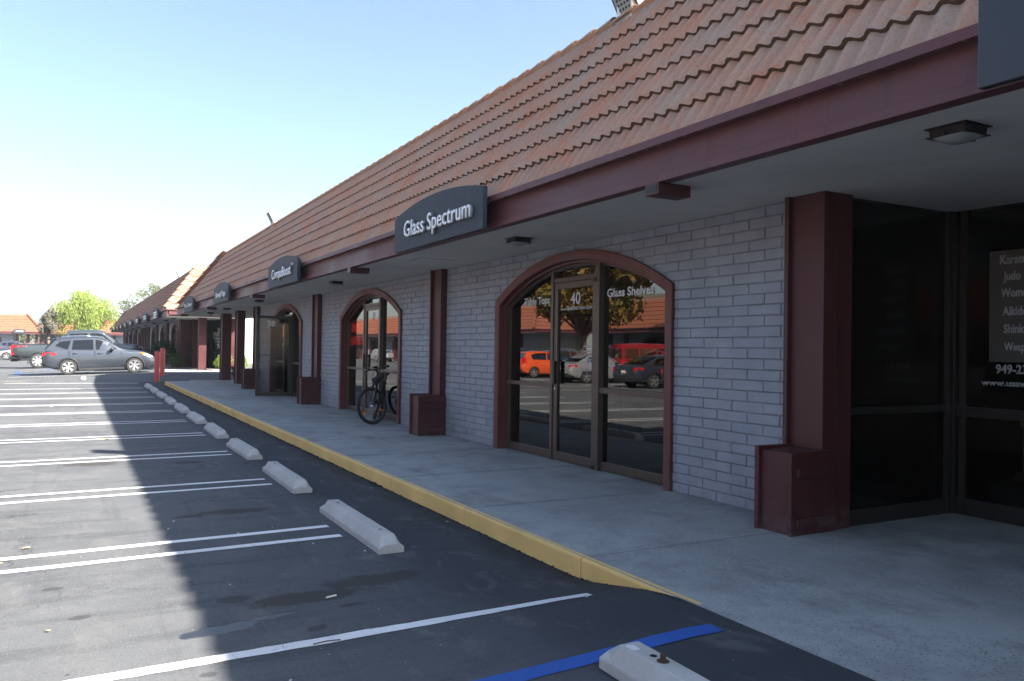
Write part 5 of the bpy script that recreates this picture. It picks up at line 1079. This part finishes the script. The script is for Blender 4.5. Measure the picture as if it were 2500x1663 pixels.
# the middle rows, seen in the panes (nose away from the shops)
car2('hatchback', 'orange hatchback mirrored in the left pane of the arched window', 'car', hatch, 'paint_orange', -11.6, 40.6, PI+.02)
car2('sedan', 'maroon car mirrored behind the orange hatchback', 'car', dict(sedan), 'paint_maroon', -15.6, 43.3, 0); car2('sedan', 'silver sedan mirrored in the glass door', 'car', dict(sedan), 'paint_silver', -11.0, 34.4, PI-.03)
car2('van', 'dark red van mirrored in the right pane of the arched window', 'van', van, 'paint_red', -16.2, 36.9, PI+.05); car2('sedan', 'slate grey sedan mirrored in the right pane of the arched window', 'car', dict(sedan), 'paint_dark', -10.9, 29.0, PI)
car2('sedan', 'blue black sedan beside the grey one in the middle row', 'car', dict(sedan), 'paint_truck', -10.9, 25.6, PI); car2('suv', 'white SUV behind the maroon car in the mirrored row', 'car', dict(suv), 'paint_white', -18.6, 47.6, 0)
car2('suv', 'black SUV behind the orange hatchback in the mirrored row', 'car', dict(suv), 'paint_dark', -18.6, 54.0, 0)
car2('sedan', 'silver sedan parked along the far kerb, mirrored above the bicycle', 'car', dict(sedan), 'paint_silver', -19.6, 88.0, PI/2)
# cars at the left picture edge
car2('sedan', 'beige sedan behind the pickup tailgate, far left', 'car', dict(sedan), 'paint_tan', -2.7, 86.5, PI)
car2('suv', 'blue grey SUV cut by the left picture edge', 'car', dict(suv), 'paint_dark', -9.6, 82.0, 0)
car2('suv', 'dark blue car with only its roof showing above the pickup bed', 'car', dict(suv), 'paint_dark', -7.5, 118, 0)

# ------------------------------------------------------------------ trees and plants
def leaf_cloud(mb, c, rad, n, size, rr, droop=0, asp=.5, hollow=.35):
    for _ in range(n):
        while True:
            p = Vector((rr.uniform(-1, 1), rr.uniform(-1, 1), rr.uniform(-1, 1)))
            if hollow < p.length < 1: break
        p = Vector((p.x*rad[0], p.y*rad[1], p.z*rad[2]))+Vector(c); s = size*rr.uniform(.6, 1.3)
        a = Vector((rr.gauss(0, 1), rr.gauss(0, 1), rr.gauss(0, 1)-droop*2)).normalized(); b = a.orthogonal().normalized(); b = Matrix.Rotation(rr.uniform(0, 6.28), 3, a) @ b
        a *= s; b *= s*asp; mb.add([p-a, p+b*.6-a*.1, p+a, p-b*.6-a*.1], [(0, 1, 2, 3)])
def tree(name, x, y, label, h, crown, leaf, clumps, nleaf, size, trunk_h, trunk_r, seed, droop=0, asp=.5, z=0, group='trees round the lot', cat='tree', lean=0):
    rr = random.Random(seed); t = empty(name, (x, y, z), 0, label, cat, group); rx, ry, rz = crown; cz = h-rz; tb = MB(); lv = MB()
    top = Vector((lean, 0, trunk_h)); tb.tube([(0, 0, -.1), (lean*.4, .05, trunk_h*.5), top], [trunk_r*1.25, trunk_r, trunk_r*.8], 9)
    for k in range(clumps):
        while True:
            p = Vector((rr.uniform(-1, 1), rr.uniform(-1, 1), rr.uniform(-.9, 1)))
            if .25 < p.length < .82: break
        c = Vector((p.x*rx, p.y*ry, cz+p.z*rz)); q = rr.uniform(.17, .31); mid = top*.5+c*.5+Vector((0, 0, .3*rr.random()))
        if k % 2 == 0: tb.tube([top-Vector((0, 0, .2)), mid, c], [trunk_r*.42, trunk_r*.22, trunk_r*.06], 5)
        leaf_cloud(lv, c, (rx*q*1.1, ry*q*1.1, rz*q*(1.0+droop*.5)), nleaf//clumps, size, rr, droop, asp)
        if droop:                                   # hanging strands
            for _ in range(5):
                s0 = c+Vector((rr.uniform(-1, 1)*rx*q, rr.uniform(-1, 1)*ry*q, -rz*q*.4)); L_ = rr.uniform(.4, 1.0)*rz*.55
                for j in range(9): leaf_cloud(lv, s0+Vector((0, 0, -L_*j/9)), (.12, .12, .12), 1, size*.9, rr, 1.5, asp, 0)
    obj('trunk', tb, M['bark'], t, smooth=True); obj('crown', lv, M[leaf], t); return t
tree('pepper_tree', .75, 90, 'round bright green weeping tree behind the parked cars', 6.7, (3.15, 3.0, 2.35), 'leaf_pepper', 64, 12500, .17, 2.6, .26, 11, droop=.9, asp=.35, lean=.9)
tree('olive_tree', -2.2, 88, 'grey leaved tree at the left side of the round green tree', 5.2, (1.15, 1.1, 1.7), 'leaf_olive', 26, 3600, .13, 2.2, .14, 5, asp=.5)
tree('bare_tree', 9.2, 128, 'thin pale tree rising behind the second roof', 10.6, (4.2, 3.5, 3.9), 'leaf_pale', 34, 4200, .20, 4.5, .25, 23, asp=.6)
tree('autumn_tree', -14.0, 38.4, 'spreading tree in autumn leaf mirrored in the arched window', 9.6, (5.6, 5.6, 3.4), 'leaf_autumn', 62, 15000, .20, 2.6, .20, 31, asp=.8)
tree('autumn_tree', -15.5, 22.5, 'second autumn tree of the middle row, outside the mirrored view', 8.4, (4.6, 4.6, 3.0), 'leaf_autumn', 36, 5000, .18, 2.6, .22, 37, asp=.8)
tree('background_tree', -8.2, 168, 'pale green tree seen through the passage of the far left shops', 5.2, (7, 3, 2.6), 'leaf_pale', 24, 2500, .3, 1.5, .2, 41)
def shrub(name, x, y, z, r, h, n, leaf, label, seed, size=.05, group='shrubs by the shops'):
    rr = random.Random(seed); t = empty(name, (x, y, z), 0, label, 'shrub', group); tb = MB(); lv = MB()
    for k in range(9):
        a = rr.uniform(0, 6.28); q = rr.uniform(.2, .8)*r; c = Vector((q*math.cos(a), q*math.sin(a), h*rr.uniform(.45, .85))); tb.tube([(q*.15*math.cos(a), q*.15*math.sin(a), 0), c], [.012, .005], 5); leaf_cloud(lv, c, (r*.45, r*.45, h*.3), n//9, size, rr, 0, .5, .1)
    obj('stems', tb, M['bark'], t); obj('foliage', lv, M[leaf], t)
shrub('hedge_plant', 4.35, 50.8, .2, .95, 1.55, 1800, 'leaf_shrub', 'dark leafy shrub behind the bollards, at the front of the SUV', 1, .09)
shrub('hedge_plant', 4.6, 47.6, .25, .6, 1.0, 700, 'leaf_shrub', 'low dark shrub between the SUV and the second shop row', 2, .08)
shrub('hedge_plant', 4.5, 54.0, .25, .8, 1.5, 900, 'leaf_shrub', 'tall dark shrub farther along the second shop row', 3, .09)
shrub('bright_shrub', 7.0, 45.2, .29, .45, .85, 1400, 'leaf_bright', 'sunlit yellow green shrub left of the dark post', 4, .05)
shrub('bright_shrub', 7.9, 44.9, .29, .45, .80, 1200, 'leaf_bright', 'sunlit yellow green shrub between the two dark posts', 5, .05)
shrub('planter_plant', 5.85, 30.4, .16, .42, .85, 420, 'leaf_shrub', 'dark plant rising over the maroon box beside the open door', 6, .06)
shrub('planter_plant', 6.35, 37.3, .1, .40, .6, 420, 'leaf_shrub', 'dark low plant between the two free standing posts', 7, .06)
for k in range(3):
    m = MB()
    for x0_, x1_, y0_, y1_, z1_ in ((6.3, 9.5, 44.2, 47, .32),): m.box(x0_, x1_, y0_, y1_, -.05, z1_)
tag(obj('planter_bed', m, M['stop'], bevel=.02), 'pale kerbed planting bed with the bright shrubs', 'planting bed')
bpy.context.view_layer.update()
# thin valley haze round the whole place
m = MB(); m.box(-420, 420, -160, 2300, -1.5, 75); hz = obj('haze', m, M['hill']); tag(hz, 'thin pale haze hanging over the whole lot', kind='stuff')
hm_ = bpy.data.materials.new('haze'); hm_.use_nodes = True; hm_.node_tree.nodes.clear()
pv = hm_.node_tree.nodes.new('ShaderNodeVolumePrincipled'); pv.inputs['Color'].default_value = (.86, .93, 1, 1); pv.inputs['Density'].default_value = .0005; pv.inputs['Anisotropy'].default_value = .3
ho = hm_.node_tree.nodes.new('ShaderNodeOutputMaterial'); hm_.node_tree.links.new(pv.outputs[0], ho.inputs['Volume'])
hz.data.materials.clear(); hz.data.materials.append(hm_)
